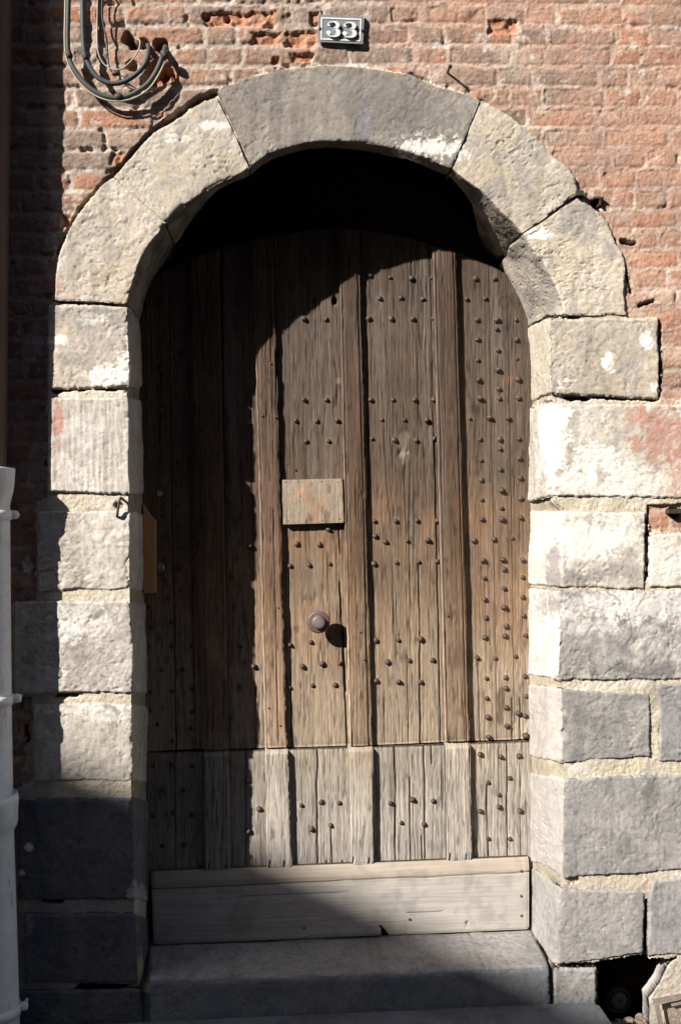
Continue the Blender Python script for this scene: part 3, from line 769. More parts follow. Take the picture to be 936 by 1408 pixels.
# ---- studs
def z(lst, ox, oy, sc): return [(ox+a/sc, oy+b/sc) for a, b in lst]
E_ = z([(42,422),(125,422),(3,510),(85,508),(50,600),(133,600),(219,600),(133,640),(50,685),(220,688),(139,732),(52,775),(222,770),(137,817),(57,862),(227,858),(143,900),(58,942),(146,942),(229,940),(17,1030),(101,1028),(184,1028),(62,1120),(147,1118),(231,1118),(149,1162)], 640, 250, 3.162)
E_ += z([(66,40),(232,33),(150,80),(68,127),(237,118),(154,170),(70,213),(238,207),(155,250),(158,297),(70,297),(238,290),(35,390),(122,385),(202,380),(75,477),(160,473),(247,475),(165,515),(80,553),(248,550),(166,597),(82,645),(248,635),(165,680),(87,725),(252,717),(175,763),(83,811),(170,805),(257,800),(48,898),(130,903),(216,893),(90,988),(173,985),(257,980),(174,1032),(92,1075),(262,1066),(175,1115),(94,1157),(227,1140),(258,1152),(176,1195),(95,1243)], 640, 620, 3.162)
EL = z([(62,117),(148,127),(231,125),(190,220),(97,240),(143,293),(145,344),(62,364),(235,362),(97,484),(191,485)], 640, 1000, 3.162)
D_ = z([(215,278),(299,287),(391,290),(480,288),(255,375),(346,373),(438,378),(207,462),(304,462),(397,464),(485,462),(217,810),(312,810),(405,810),(486,810),(264,897),(362,897),(456,897),(222,977),(318,982),(410,985),(490,977)], 440, 290, 3.12)
D_ += z([(233,208),(324,207),(415,205),(502,205),(235,270),(278,295),(373,293),(461,291),(231,390),(327,385),(422,382),(502,380),(238,720),(334,718),(430,713),(290,812),(380,805),(480,802),(240,893),(335,897),(430,897)], 440, 650, 3.12)
DL = z([(300,325),(395,310),(484,316),(348,409),(445,415)], 440, 1000, 3.12)
C_ = z([(743,463),(836,466),(745,810),(838,810),(706,900),(797,902),(884,900),(750,988),(848,988)], 180, 290, 3.12)
C_ += z([(845,242),(712,305),(808,307),(683,400),(765,397),(853,392),(682,738),(772,727),(737,830),(820,820),(895,818),(683,922),(778,912),(875,910)], 180, 650, 3.12)
CL = z([(731,334),(814,320),(894,325),(774,435),(857,420)], 180, 1000, 3.12)
B_ = z([(508,912)], 180, 290, 3.12)+z([(510,315),(527,830)], 180, 650, 3.12)
BL_ = z([(500,225),(549,350),(503,443)], 180, 1000, 3.12)
SMALL = z([(672,1085),(880,1085),(565,880)], 180, 290, 3.12)+z([(592,1010),(640,1085),(632,580)], 180, 650, 3.12)+z([(190,803),(548,615),(172,685)], 440, 650, 3.12)
SMALLB = z([(600,655),(620,885)], 180, 290, 3.12)
DK = z([(265,490),(160,537),(262,577),(90,662),(80,745),(175,745),(262,742),(133,845),(222,843),(87,940),(178,937),(265,927),(87,1020),(262,1025),(115,1080),(178,1150),(258,1095),(470,745),(465,920),(80,575),(175,640)], 180, 650, 3.12)
for k, y in enumerate(range(420, 800, 29)):
    DK += [(220+.02*(y-420), y), (240+.02*(y-420), y+14), (258+.02*(y-420), y)]
DKL = z([(97,163),(177,160),(262,165),(137,268),(226,268),(98,377),(183,367),(262,375),(138,508),(228,505)], 180, 1000, 3.12)
KN_ = [(716,1197.5),(716,1232),(716.5,1259),(563,1264),(418,1276)]

STUDS = E_+EL+D_+DL+C_+CL+B_+BL_+[(722.2,1011.5)]

pan = 'plank_panel'
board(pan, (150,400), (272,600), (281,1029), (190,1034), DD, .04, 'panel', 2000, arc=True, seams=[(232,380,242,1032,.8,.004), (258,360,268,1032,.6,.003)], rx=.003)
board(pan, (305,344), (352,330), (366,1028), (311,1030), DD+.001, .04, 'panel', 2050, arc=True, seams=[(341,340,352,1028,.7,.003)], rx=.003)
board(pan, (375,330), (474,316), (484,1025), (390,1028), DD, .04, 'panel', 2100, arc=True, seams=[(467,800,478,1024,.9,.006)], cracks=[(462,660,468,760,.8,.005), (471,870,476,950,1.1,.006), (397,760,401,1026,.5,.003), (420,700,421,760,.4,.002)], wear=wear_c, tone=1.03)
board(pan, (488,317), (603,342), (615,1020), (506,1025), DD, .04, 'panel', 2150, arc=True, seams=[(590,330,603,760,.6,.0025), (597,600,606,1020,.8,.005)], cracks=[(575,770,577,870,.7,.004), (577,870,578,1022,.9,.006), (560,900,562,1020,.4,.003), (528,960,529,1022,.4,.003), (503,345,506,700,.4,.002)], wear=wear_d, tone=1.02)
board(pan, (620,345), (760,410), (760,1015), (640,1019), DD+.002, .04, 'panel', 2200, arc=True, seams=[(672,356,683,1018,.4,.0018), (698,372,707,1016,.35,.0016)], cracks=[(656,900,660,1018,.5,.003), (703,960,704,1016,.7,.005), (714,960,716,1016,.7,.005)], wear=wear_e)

def prof_batten(kind):
    def f(S, W):
        g = -0.0025*np.exp(-((S-W*.14)/.0022)**2)
        if kind > 0: g = g-0.005*np.exp(-((S-W*.88)/.0018)**2)-0.0025*sm(W*.89, W*.93, S)
        return g-.0035*sm(.10, .0, S/W)
    return f
BT = .019
board('batten', (262,360), (302,345), (314,1030), (279,1031), DD-BT, .03, 'batten', 2300, arc=True, rz=.01, profile=prof_batten(0), rx=.002)
board('batten', (347,330), (375,325), (394.5,1027.5), (364,1028.5), DD-BT, .03, 'batten', 2350, arc=True, profile=prof_batten(0), rx=.0018, tone=1.3, wob=.002, cracks=[(376,700,383,1020,.5,.003)])
board('batten', (465,313), (494,315), (511.5,1025), (480,1026), DD-BT, .03, 'batten', 2400, arc=True, profile=prof_batten(1), rx=.0016)
board('batten', (594,336), (627,347), (645.5,1019), (611.5,1020), DD-BT, .03, 'batten', 2450, arc=True, profile=prof_batten(1), rx=.0016)
# lower row
LO = DD-.010
lp = 'lower_panel'
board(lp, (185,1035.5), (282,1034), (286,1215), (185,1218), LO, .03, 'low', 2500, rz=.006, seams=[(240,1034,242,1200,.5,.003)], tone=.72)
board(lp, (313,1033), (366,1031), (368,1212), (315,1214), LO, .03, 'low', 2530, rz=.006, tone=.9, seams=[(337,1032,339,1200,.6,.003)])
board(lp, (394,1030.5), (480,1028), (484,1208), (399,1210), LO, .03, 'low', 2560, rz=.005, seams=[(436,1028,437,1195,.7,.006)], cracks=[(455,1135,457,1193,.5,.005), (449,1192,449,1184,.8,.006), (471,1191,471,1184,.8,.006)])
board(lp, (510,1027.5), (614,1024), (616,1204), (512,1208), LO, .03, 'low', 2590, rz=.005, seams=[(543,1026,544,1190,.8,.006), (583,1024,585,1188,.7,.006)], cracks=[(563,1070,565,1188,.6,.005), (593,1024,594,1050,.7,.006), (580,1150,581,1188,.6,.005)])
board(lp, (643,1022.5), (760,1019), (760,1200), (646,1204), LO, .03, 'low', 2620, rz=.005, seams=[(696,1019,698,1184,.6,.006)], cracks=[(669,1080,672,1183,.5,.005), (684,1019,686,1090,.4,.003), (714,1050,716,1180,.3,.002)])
lb = 'lower_batten'
for (a, b, c_, d_, sd, tn) in (((280,1034),(315,1033),(316.5,1195.5),(282,1197),2700,.8), ((364,1031),(395.5,1030),(401.5,1192.2),(366,1193.6),2730,1.05), ((478.5,1027.5),(512.5,1026.5),(514,1187.6),(482,1189),2760,1.05), ((612,1023),(646,1022),(648.5,1182.2),(613.5,1183.6),2790,1.08)):
    board(lb, a, b, c_, d_, LO-BT, .03, 'low', sd, rz=.004, rx=.0018, roundtop=.016, tone=tn, cracks=[(a[0]+6, d_[1], a[0]+7, d_[1]-9, .8, .006), (b[0]-5, d_[1], b[0]-5, d_[1]-8, .7, .006)])
# kick board
def wear_k(G, px, py, c, h):
    m = in_poly(px, py, [(523,1273),(531,1281),(536,1287),(538,1296),(526,1296)]).astype(float)
    h = h-m*.02; c = mix(c, np.array((.02,.016,.012)), m)
    yy = py+(px-468)*.0405
    h = h-.012*sm(1206, 1186, yy)
    return c, h
board('kick_board', (207.5,1200), (727,1179.5), (727,1278), (211,1299.5), LO-.026, .045, 'kick', 2900, rx=.005, rz=.0025, wob=0, mat=M_WOODH,
      cracks=[(208,1223,727,1199,.45,.003), (640,1277,641,1268,.7,.006), (330,1232,480,1226,.3,.001), (560,1255,610,1252,.4,.002)], wear=wear_k, edge=.004)
board('patch_board', (387.5,659.5), (470,657.5), (472.5,718.5), (389,721), DD-BT-.003, .02, 'patch', 2950, rx=.0022, rz=.0022, wob=.0008, edge=.0015, label='pale square patch of thin board nailed between two battens')
# filler behind all the boards
mb = MB()
pts = [(x, arcy(x)+3) for x in range(165, 751, 15)]+[(750,1290),(165,1310)]
fr = pl(pts, DD+.03); bk = fr.copy(); bk[:, 1] += .03
n = len(fr)
mb.add(np.concatenate([fr, bk]), [list(range(n)), list(range(2*n-1, n-1, -1))]+[[i, n+i, n+(i+1) % n, (i+1) % n] for i in range(n)])
mb.build('backing_boards', M_DARK, DOOR, False)

def stud_mesh(seed, hf):
    rr = random.Random(seed); n = 7
    rings = [(1.0, 0.0), (1.0, .28), (.66, .75), (.22, 1.0)]
    v = []; f = []
    ph = rr.random()*6.28
    for (r, h) in rings:
        for k in range(n):
            w = 2*math.pi*k/n+ph; q = r*(1+rr.uniform(-.14, .14))
            v.append((q*math.cos(w)+.08*h, -h*hf, q*math.sin(w)))
    v.append((0.05, -1.04*hf, 0.02))
    for i in range(len(rings)-1):
        for k in range(n):
            f.append([i*n+k, i*n+(k+1) % n, (i+1)*n+(k+1) % n, (i+1)*n+k])
    for k in range(n): f.append([3*n+k, 3*n+(k+1) % n, 4*n])
    f = [q[::-1] for q in f]
    return v, f
STV = [stud_mesh(s, h) for s, h in ((1, 1.0), (2, .9), (3, 1.1), (4, .95))]
STM = []
for v, f in STV:
    me = bpy.data.meshes.new('stud'); me.from_pydata([[c*.001 for c in q] for q in v], [], f); me.materials.append(M_IRON)
    me.polygons.foreach_set('use_smooth', [False]*len(f)); STM.append(me)
base = np.array(DOOR['base'])
allst = []
for lst, Y in ((E_, DD+.002), (EL, LO), (D_, DD), (DL, LO), (C_, DD), (CL, LO), (B_, DD), (BL_, LO)):
    for (x, y) in lst: allst.append((x, y, Y, random.choice((6.8, 7.8, 8.4, 8.8, 9.6))*random.uniform(.93, 1.07)))
allst.append((640+260/3.162, 620+1238/3.162, DD, 10.5))
allst.sort(key=lambda q: -q[3])
rest = [(x, y, DD-BT, 3.2) for x, y in SMALL+SMALLB]+[(x, y, DD, random.uniform(6, 7.5)) for x, y in DK]+[(x, y, LO, 7.5) for x, y in DKL]+[(x, y, LO-.026, 4.0) for x, y in KN_]+[(x, y, DD-BT-.003, 1.7) for x, y in ((392,663),(410,662.5),(428,665),(442,662),(464,663),(396,716),(421,716),(443,715),(467,714),(412,682))]
for i, (x, y, Y, r) in enumerate(allst[:100]):
    o = bpy.data.objects.new('stud', STM[i % 4]); COL.objects.link(o); o.parent = DOOR
    o.location = Vector(P(x, y, Y)-base); o.rotation_euler = (random.uniform(-.3, .3), random.uniform(0, 6.28), random.uniform(-.3, .3)); o.scale = (r*random.uniform(.88, 1.1), r*random.uniform(.85, 1.35), r*random.uniform(.88, 1.1))
mb = MB()
for i, (x, y, Y, r) in enumerate(allst[100:]+rest):
    v, f = STV[i % 4]; w = random.uniform(0, 6.28); c0 = P(x, y, Y)
    mb.add([(c0[0]+r*.001*(q[0]*math.cos(w)-q[2]*math.sin(w)), c0[1]+r*.001*q[1], c0[2]+r*.001*(q[0]*math.sin(w)+q[2]*math.cos(w))) for q in v], f)
o = mb.build('studs', M_IRON, DOOR, False); o['kind'] = 'stuff'

# ---- knob
def lathe(profile, center, n=28):
    """profile: list of (radius, distance out of the wall)"""
    v = []; f = []
    for (r, d) in profile:
        for k in range(n):
            w = 2*math.pi*k/n; v.append((center[0]+r*math.cos(w), center[1]-d, center[2]+r*math.sin(w)))
    m = len(profile)
    for i in range(m-1):
        for k in range(n): f.append([i*n+k, (i+1)*n+k, (i+1)*n+(k+1) % n, i*n+(k+1) % n][::-1])
    f.append([(m-1)*n+k for k in range(n)])
    return v, f
kc = P(437, 853, DD)
mb = MB(); mb.add(*lathe([(.019,-.001),(.019,.002),(.016,.004),(.008,.006),(.0065,.03),(.008,.036),(.020,.038),(.0312,.0405),(.0332,.044),(.0335,.0475),(.0322,.050),(.0295,.0512),(.0225,.0515),(0,.0515)], kc)); kn = mb.build('knob', M_KNOB, DOOR)
mb = MB(); mb.add(*lathe([(.0205,.0510),(.0198,.054),(.0192,.0625),(.0178,.0655),(.0150,.0664),(.0,.0662)], kc)); bo = mb.build('boss', M_BOSS, None); bo.parent = kn; bo.data.transform(__import__('mathutils').Matrix.Translation(-Vector(DOOR['base'])))
mb = MB(); mb.add(*lathe([(.016,-.001),(.016,.003),(.012,.005),(.0,.006)], P(219, 781, DD-.004))); lk = mb.build('lock_cylinder', M_STEEL, DOOR); lk['label'] = 'bright round lock cylinder in the dark left edge of the door'
mb = MB(); mb.add(*lathe([(.0095,-.001),(.0095,.004),(.007,.006),(.0,.006)], P(220, 679, DD))); mb.build('peephole', M_BRASS, DOOR)
# raw timber strip against the left jamb
ys = DD-.030
q = pl([(197,694),(204,706),(213.5,716),(214,815),(198,816)], ys); bk = q.copy(); bk[:, 1] = DD+.001
mb = MB(); n = len(q); mb.add(np.concatenate([q, bk]), [list(range(n)), list(range(2*n-1, n-1, -1))]+[[i, n+i, n+(i+1) % n, (i+1) % n][::-1] for i in range(n)])
o = mb.build('timber_strip', M_NEWWOOD, None, False, loc=P(205, 816, ys)); tag(o, 'narrow orange-brown wooden strip standing beside the lock at the dark left edge of the door', 'timber strip')

# infill boards behind the arch, their near-black colour standing for deep shade
mb = MB()
t = [(x, y) for x, y in INTR[1]+INTR[2]+INTR[3]+INTR[4]+INTR[5]]
cx, cy = 455, 430
t2 = [(cx+(x-cx)*1.45, cy+(y-cy)*1.45) for x, y in t]
t2 = [(60, 470)]+t2+[(900, 470)]
fr = pl(t2, DD+.062); bk = fr.copy(); bk[:, 1] += .04; n = len(fr)
mb.add(np.concatenate([fr, bk]), [list(range(n)), list(range(2*n-1, n-1, -1))]+[[i, n+i, n+(i+1) % n, (i+1) % n] for i in range(n)])
o = mb.build('tympanum_boards', M_DARK, None, False, loc=P(455, 400, DD+.06)); tag(o, 'dark timber infill under the arch just above the curved top of the door', 'door infill')

# ------------------------------------------------------------------ step, pavement, ground
STEP = thing('stone_step', 'smooth grey stone doorstep below the pale kick board of the oak door', 'doorstep', P(480, 1395, 0))
bkr = pl([(205,1300),(470,1289),(727,1279)], DD+.03)
bkr[:, 2] = P([205,470,727], [1300,1289,1279], DD-.03)[:, 2]-.001
frt = P(np.array([206,480,755.]), np.array([1347,1337,1328.]), -.012)
frt = resample(frt, 9); hol = np.sin(np.linspace(0, math.pi, 9)); frt[:, 2] -= .007*hol; bkr = resample(bkr, 9)
frb = frt.copy(); frb[:, 2] = -.075
stone('tread', [bkr, frt, frb], 'slate', 3000, STEP, ends=(.4, .5), outer=0, rough=.65, arris=.015, depth=.012, reveal_col=((.15,.152,.16), 1))

g = MB(); zg = -.075
g.add([(-60,-60,zg),(60,-60,zg),(60,.035,zg),(-60,.035,zg),(60,.42,zg),(-60,.42,zg),(60,60,zg),(-60,60,zg),(.80,.035,zg),(.80,.42,zg),(1.3,.035,zg),(1.3,.42,zg)],
      [[0,1,2,10,8,3],[3,8,9,5],[10,2,4,11],[5,9,11,4,6,7]])
o = g.build('ground', M_EARTH, None, False); o['kind'] = 'structure'
mb = MB(); mb.box((-12, -1.6, -.074), (12, -.36, -0.004))
o = mb.build('pavement', M_GROUND, None, False); o['kind'] = 'structure'
mb = MB(); mb.add([(-30,-7.2,-.016),(30,-7.2,-.016),(30,-1.6,-.016),(-30,-1.6,-.016)], [[0,1,2,3]])
o = mb.build('road', M_ROAD, None, False); o['kind'] = 'structure'
# paving slab along the step, its right end broken round
xr = float(PG(838, 1402, .004)[0])
def slab(x0, x1, y0, y1, z0, z1, r, mat, name, label, cat):
    out = [(x0, y0), (x1-r, y0)]+[(x1-r+r*math.sin(a), y0+r-r*math.cos(a)) for a in np.linspace(.2, math.pi/2, 6)]+[(x1-.004, y1-.02), (x1-.03, y1), (x0, y1)]
    n = len(out); b = .005
    cxm, cym = np.mean([p[0] for p in out]), np.mean([p[1] for p in out])
    v = [(x, y, z0) for x, y in out]+[(x, y, z1-b) for x, y in out]+[(x-b*np.sign(x-cxm), y-b*np.sign(y-cym), z1) for x, y in out]
    f = [[i, (i+1) % n, n+(i+1) % n, n+i] for i in range(n)]+[[n+i, n+(i+1) % n, 2*n+(i+1) % n, 2*n+i] for i in range(n)]+[[2*n+i for i in range(n)]]
    mb = MB(); mb.add(v, f); o = mb.build(name, mat, None, False, loc=(cxm, cym, z0)); return tag(o, label, cat)
slab(-1.2, xr, -.36, -.016, -.075, .010, .05, M_GROUND, 'paving_slab', 'long dark paving slab along the foot of the doorstep', 'paving slab')

# ------------------------------------------------------------------ cavity at lower right
CAV = [(812,1322),(880,1312),(940,1308),(990,1318),(990,1470),(800,1470)]
mb = MB(); fr = pl(CAV, .03); bk = pl([(800,1300),(880,1290),(940,1290),(990,1300),(990,1470),(800,1470)], .42); n = 6
mb.add(np.concatenate([fr, bk]), [[i, (i+1) % n, n+(i+1) % n, n+i] for i in range(n)]+[[n+i for i in range(n)]])
o = mb.build('cellar_hole', M_SHADOWSTONE, ARCH, False)
pc = P(849, 1375, .10)
PIPE_END = thing('capped_pipe', 'round pipe end with a collar lying inside the dark hole under the stones', 'pipe', pc)
mb = MB(); mb.add(*lathe([(.040,-.2),(.040,0),(.037,.004),(.028,.004),(.026,-.01),(0,-.01)], pc)); mb.build('pipe', M_DARKIRON, PIPE_END)
mb = MB(); mb.add(*lathe([(.025,-.009),(.025,.006),(.021,.010),(.004,.010),(.003,.004),(0,.004)], pc)); mb.build('cap', M_GROUND, PIPE_END)
# metal vent frame, lower right
FR = thing('vent_frame', 'small rusty metal frame leaning at the foot of the wall beside the dark hole', 'metal frame', P(905, 1405, -.03))
def bar(a, b, w, Y0, Y1, name, par, mat):
    """flat bar between two pixels, w px wide"""
    a = np.array(a, float); b = np.array(b, float); d = (b-a)/np.linalg.norm(b-a); nn = np.array([-d[1], d[0]])*w/2
    q = [a+nn, b+nn, b-nn, a-nn]; f = pl(q, Y0); k = pl(q, Y1)
    mb = MB(); mb.add(np.concatenate([f, k]), [[0,1,2,3],[7,6,5,4],[0,4,5,1],[1,5,6,2],[2,6,7,3],[3,7,4,0]])
    return mb.build(name, mat, par, False)
M_FRAME = attr_mat('galvanised_rusty_steel', 0.6, 0.3, (60, 300), (0.25, 0.2), ((0.4, 0.002),), flat=(0.20, 0.155, 0.135), bumpscales=(120,))
bar((897,1377.5), (1000,1357), 8, -.045, -.03, 'frame_bar', FR, M_FRAME)
bar((902,1381), (911,1425), 7, -.044, -.03, 'frame_bar', FR, M_FRAME)
bar((922,1382), (1000,1366), 4, -.036, -.024, 'frame_bar', FR, M_FRAME)
mb = MB(); q = pl([(915,1389),(1000,1372),(1000,1420),(921,1420)], -.022); k = q.copy(); k[:, 1] = .0
mb.add(np.concatenate([q, k]), [[0,1,2,3],[7,6,5,4],[0,4,5,1],[1,5,6,2],[2,6,7,3],[3,7,4,0]]); mb.build('infill', M_EARTH, FR, False)
# crumbs of mortar at the foot of the hole
def pebble(c, r, seed, mat, name):
    rr = random.Random(seed); v = []; f = []; nu, nv = 9, 6
    for i in range(nv+1):
        th = math.pi*i/nv
        for k in range(nu):
            w = 2*math.pi*k/nu; q = r*(1+rr.uniform(-.38, .38))
            v.append((c[0]+q*math.sin(th)*math.cos(w)*1.25, c[1]+q*math.sin(th)*math.sin(w), c[2]+q*math.cos(th)*.75))
    for i in range(nv):
        for k in range(nu): f.append([i*nu+k, (i+1)*nu+k, (i+1)*nu+(k+1) % nu, i*nu+(k+1) % nu])
    mb = MB(); mb.add(v, f); return mb.build(name, mat, None, False, loc=c)
crumbs = [((873,1389),.016,'largest crumb of pale rubble at the foot of the dark hole'),((860,1395),.010,'small crumb of rubble left of the biggest crumb below the dark hole'),((884,1396),.013,'crumb of rubble between the metal frame and the biggest crumb'),((893,1399),.009,'tiny crumb of rubble touching the foot of the metal frame'),((847,1401),.007,'tiny crumb of rubble nearest the broken end of the paving slab')]
for i, ((x, y), r, lab) in enumerate(crumbs):
    c = PG(x, y, -.066); c[1] = min(c[1], .02)
    tag(pebble(c, r, 50+i, M_EARTH, 'rubble_stone'), lab, 'rubble', 'rubble crumbs by the dark hole')
mb = MB(); rr = random.Random(5)
for i in range(140):
    x = rr.uniform(xr+.005, xr+.40); y = rr.uniform(-.07, .03) if rr.random() < .5 else rr.uniform(-.33, -.01); r = rr.uniform(.0025, .008)
    v = [(x+r*rr.uniform(.6, 1.2)*a, y+r*rr.uniform(.6, 1.2)*b, -.074+r*.5+r*rr.uniform(.5, .9)*c_) for a in (-1, 1) for b in (-1, 1) for c_ in (-1, 1)]
    mb.add(v, [[0,1,3,2],[4,6,7,5],[0,4,5,1],[2,3,7,6],[0,2,6,4],[1,5,7,3]])
o = mb.build('grit', M_EARTH, None, False); tag(o, None, None, kind='stuff')

# ------------------------------------------------------------------ pipes
def vpipe(path_px, cy, rad_list, mat, name, parent, n=32):
    pts = []
    for (xe, y), r in zip(path_px, rad_list):
        e = P(xe, y, -cy); pts.append((e[0]-r*1.012, -cy, e[2]))
    mb = MB(); mb.tube(pts, np.array(rad_list), n); return mb.build(name, mat, parent)
BP = thing('brown_downpipe', 'dark brown upper downpipe beside the brick wall at the left edge', 'downpipe', (-.78, -.064, 1.3))
vpipe([(19,-140),(17,0),(13,250),(11,450),(9.5,640),(9,668)], .064, [.055]*6, M_BPIPE, 'pipe', BP)
WP = thing('white_downpipe', 'white painted iron downpipe with a bell socket and clips at the lower left edge', 'downpipe', (-.78, -.066, 0))
R_ = .055
prof = [(20.5,640,.066),(21,643,.0675),(20.8,650,.067),(20,662,.066),(18.5,674,.064),(16,684,.060),(14,694,.0555),(14,720,R_),(15,850,R_),(16.5,1000,R_),(18.2,1094,R_),(25,1095.5,.066),(26,1099,.0675),(25.6,1106,.067),(25,1110,.066),(25,1128,.066),(23,1135,.063),(19.5,1143,.056),(19.5,1150,R_),(23,1260,R_),(26.5,1380,R_),(27.5,1430,R_)]
vpipe([(p[0], p[1]) for p in prof], .068, [p[2] for p in prof], M_WPIPE, 'pipe', WP, 40)
for (y, xe, xl) in ((708, 14.2, 24), (962, 16, 28), (1388, 26.8, 37)):
    e = P(xe, y, -.068); cx = e[0]-R_*1.012
    mb = MB()
    ring = []; n = 36
    for dz, r in ((-.013, R_+.001), (-.013, R_+.004), (.013, R_+.004), (.013, R_+.001)):
        for k in range(n):
            w = 2*math.pi*k/n; ring.append((cx+r*math.cos(w), -.068+r*math.sin(w), e[2]+dz))
    f = [[i*n+k, i*n+(k+1) % n, (i+1)*n+(k+1) % n, (i+1)*n+k] for i in range(3) for k in range(n)]
    mb.add(ring, f); cl = mb.build('clip', M_WPIPE, WP)
    tip = P(xl, y, -.050)
    mb = MB(); mb.tube([(cx+R_*.9, -.052, e[2]), (tip[0]-.006, -.050, e[2]), (tip[0]+.002, -.05, e[2]), (tip[0]+.004, -.05, e[2])], [.012, .012, .010, .004], 14)
    mb.tube([(tip[0]-.008, -.05, e[2]), (tip[0]-.008, .01, e[2])], .005, 10)
    lug = mb.build('lug', M_WPIPE, None); lug.parent = cl; lug.data.transform(__import__('mathutils').Matrix.Translation(-Vector(WP['base'])))

# ------------------------------------------------------------------ cables
def cable(pts, r, mat, label, ends=.05, Y=-.028):
    c3 = []
    for i, q in enumerate(pts):
        y = q[2] if len(q) > 2 else Y
        c3.append(P(q[0]/3.9, q[1]/3.9, y))
    path = spline(c3, 110)
    mb = MB(); mb.tube(path, r, 14)
    o = mb.build('electric_cable', mat, None, True, loc=path[-1]); tag(o, label, 'cable', 'cables looping into the wall'); return o
cA = cable([(372,-220),(370,-60),(366,100),(364,200),(370,300),(398,370),(450,440),(520,497),(600,524),(660,522),(720,500),(790,452),(835,390),(862,330,-.024),(880,275,-.008),(890,245,.03),(890,240,.06)], .0066, M_CABLEG, 'thick grey-green cable hanging in the lowest and widest of the loops')
cable([(352,-220),(352,-60),(350,100),(348,200),(356,305),(400,405),(480,492),(570,536),(650,542),(730,522),(805,470),(858,390),(884,330,-.022),(897,275,-.006),(880,250,.05)], .0024, M_CREAM, 'thin pale cable running close along the outside of the widest grey-green cable', Y=-.032)
cable([(440,-220),(443,-60),(445,60),(447,180),(456,290),(480,352),(522,412),(580,444),(640,445),(700,420),(752,378),(784,330),(797,275,-.018),(795,245,.01),(785,235,.05)], .0066, M_CABLE, 'thick dark grey cable in the middle loop, its end in the wall hole')
cable([(528,-220),(526,-60),(523,80),(522,180),(526,270),(552,335),(600,370),(650,370),(700,332),(738,282),(752,235,-.02),(745,212,-.006),(725,212,.04)], .0019, M_CREAM, 'thin cream cable in the innermost small loop', Y=-.03)
cable([(556,-220),(552,-60),(548,60),(556,140),(574,210),(580,300),(592,370),(615,393),(660,410),(690,440)], .0018, M_CABLE, 'very thin dark strand standing for the shadow of the thin cream cable beside it', Y=-.012)  # dark strand put in as the cast shadow of the cream cable
for (x, y, r, lab) in ((370,292,.0095,'small black clip round the grey-green cable near its straight upper part'), (458,300,.0085,'small black clip round the dark grey cable where it starts to curve'), (637,521,.0105,'black clip at the bottom of the widest cable loop'), (622,393,.0070,'black clip at the bottom of the small cream loop'), (884,292,.0110,'black clamp where the widest cable loop enters the wall hole')):
    c = P(x/3.9, y/3.9, -.03); mb = MB()
    d = np.array([.004, 0, -.010]) if y < 310 else np.array([.010, 0, .001])
    mb.tube([c-d, c-d*.6, c+d*.6, c+d], [r*.75, r, r, r*.75], 12)
    tag(mb.build('cable_clip', M_DARKIRON, None, True, loc=c), lab, 'cable clip', 'clips on the cables')

# ------------------------------------------------------------------ house number plate
NP = thing('house_number_plate', 'small slate-blue house number plate with white figures 33 on the brickwork above the arch', 'number plate', P(469, 58, -.008))
C4 = np.array([(438,20),(500.5,22.5),(499,60.5),(437,57.5)], float)
def plate_xy(u, v):     # u,v in 0..1 across / down
    a = C4[0]*(1-u)+C4[1]*u; b = C4[3]*(1-u)+C4[2]*u; return a*(1-v)+b*v
def plate_poly(uvs, Y0, Y1, mb):
    q = [plate_xy(u, v) for u, v in uvs]; f = pl(q, Y0); k = pl(q, Y1); n = len(q)
    mb.add(np.concatenate([f, k]), [list(range(n)), list(range(2*n-1, n-1, -1))]+[[i, n+i, n+(i+1) % n, (i+1) % n] for i in range(n)])
mb = MB(); plate_poly([(0,0),(1,0),(1,1),(0,1)], -.0095, -.001, mb); mb.build('plate', M_PLATE, NP, False)
mb = MB()
m1, m2, k1, k2 = .055, .085, .09, .14
for uv in ([(m1,k1),(1-m1,k1),(1-m1,k2),(m1,k2)], [(m1,1-k2),(1-m1,1-k2),(1-m1,1-k1),(m1,1-k1)], [(m1,k2),(m2,k2),(m2,1-k2),(m1,1-k2)], [(1-m2,k2),(1-m1,k2),(1-m1,1-k2),(1-m2,1-k2)]):
    plate_poly(uv, -.0110, -.006, mb)
mb.build('border', M_DIGIT, NP, False)
def digit3(u0, w, v0, h):
    cl = []; wd = []
    for a in np.linspace(155, -80, 22):      # upper bowl
        r = math.radians(a); cl.append((.46+.27*math.cos(r), .265-.205*math.sin(r))); wd.append(.055+.16*max(0, math.cos(r))**1.3)
    for a in np.linspace(80, -158, 24):      # lower bowl
        r = math.radians(a); cl.append((.46+.31*math.cos(r), .715-.235*math.sin(r))); wd.append(.055+.19*max(0, math.cos(r))**1.3)
    cl = np.array(cl); wd = np.array(wd)
    tg = np.gradient(cl, axis=0); tg /= np.linalg.norm(tg, axis=1)[:, None]+1e-9
    nn = np.stack([-tg[:, 1], tg[:, 0]], 1)
    L = cl+nn*wd[:, None]/2; R = cl-nn*wd[:, None]/2
    mb = MB()
    tr = lambda p: (u0+w*p[0], v0+h*p[1])
    q = np.array([plate_xy(*tr(p)) for p in np.concatenate([L, R])]); f = pl(q, -.0175); k = pl(q, -.012); n = len(cl)
    fs = [[i, i+1, n+i+1, n+i] for i in range(n-1)]
    fs += [[i, 2*n+i, 2*n+i+1, i+1] for i in range(n-1)]+[[n+i, n+i+1, 3*n+i+1, 3*n+i] for i in range(n-1)]
    mb.add(np.concatenate([f, k]), fs)
    for (bx, by, br) in ((.27, .235, .105), (.235, .735, .115)):
        plate_poly([tr((bx+br*math.cos(t)*1.15, by+br*math.sin(t))) for t in np.linspace(0, 2*math.pi, 18, endpoint=False)], -.0112, -.006, mb)
    return mb.build('numeral', M_DIGIT, NP, False)
digit3(.135, .40, .20, .60); digit3(.495, .40, .20, .60)
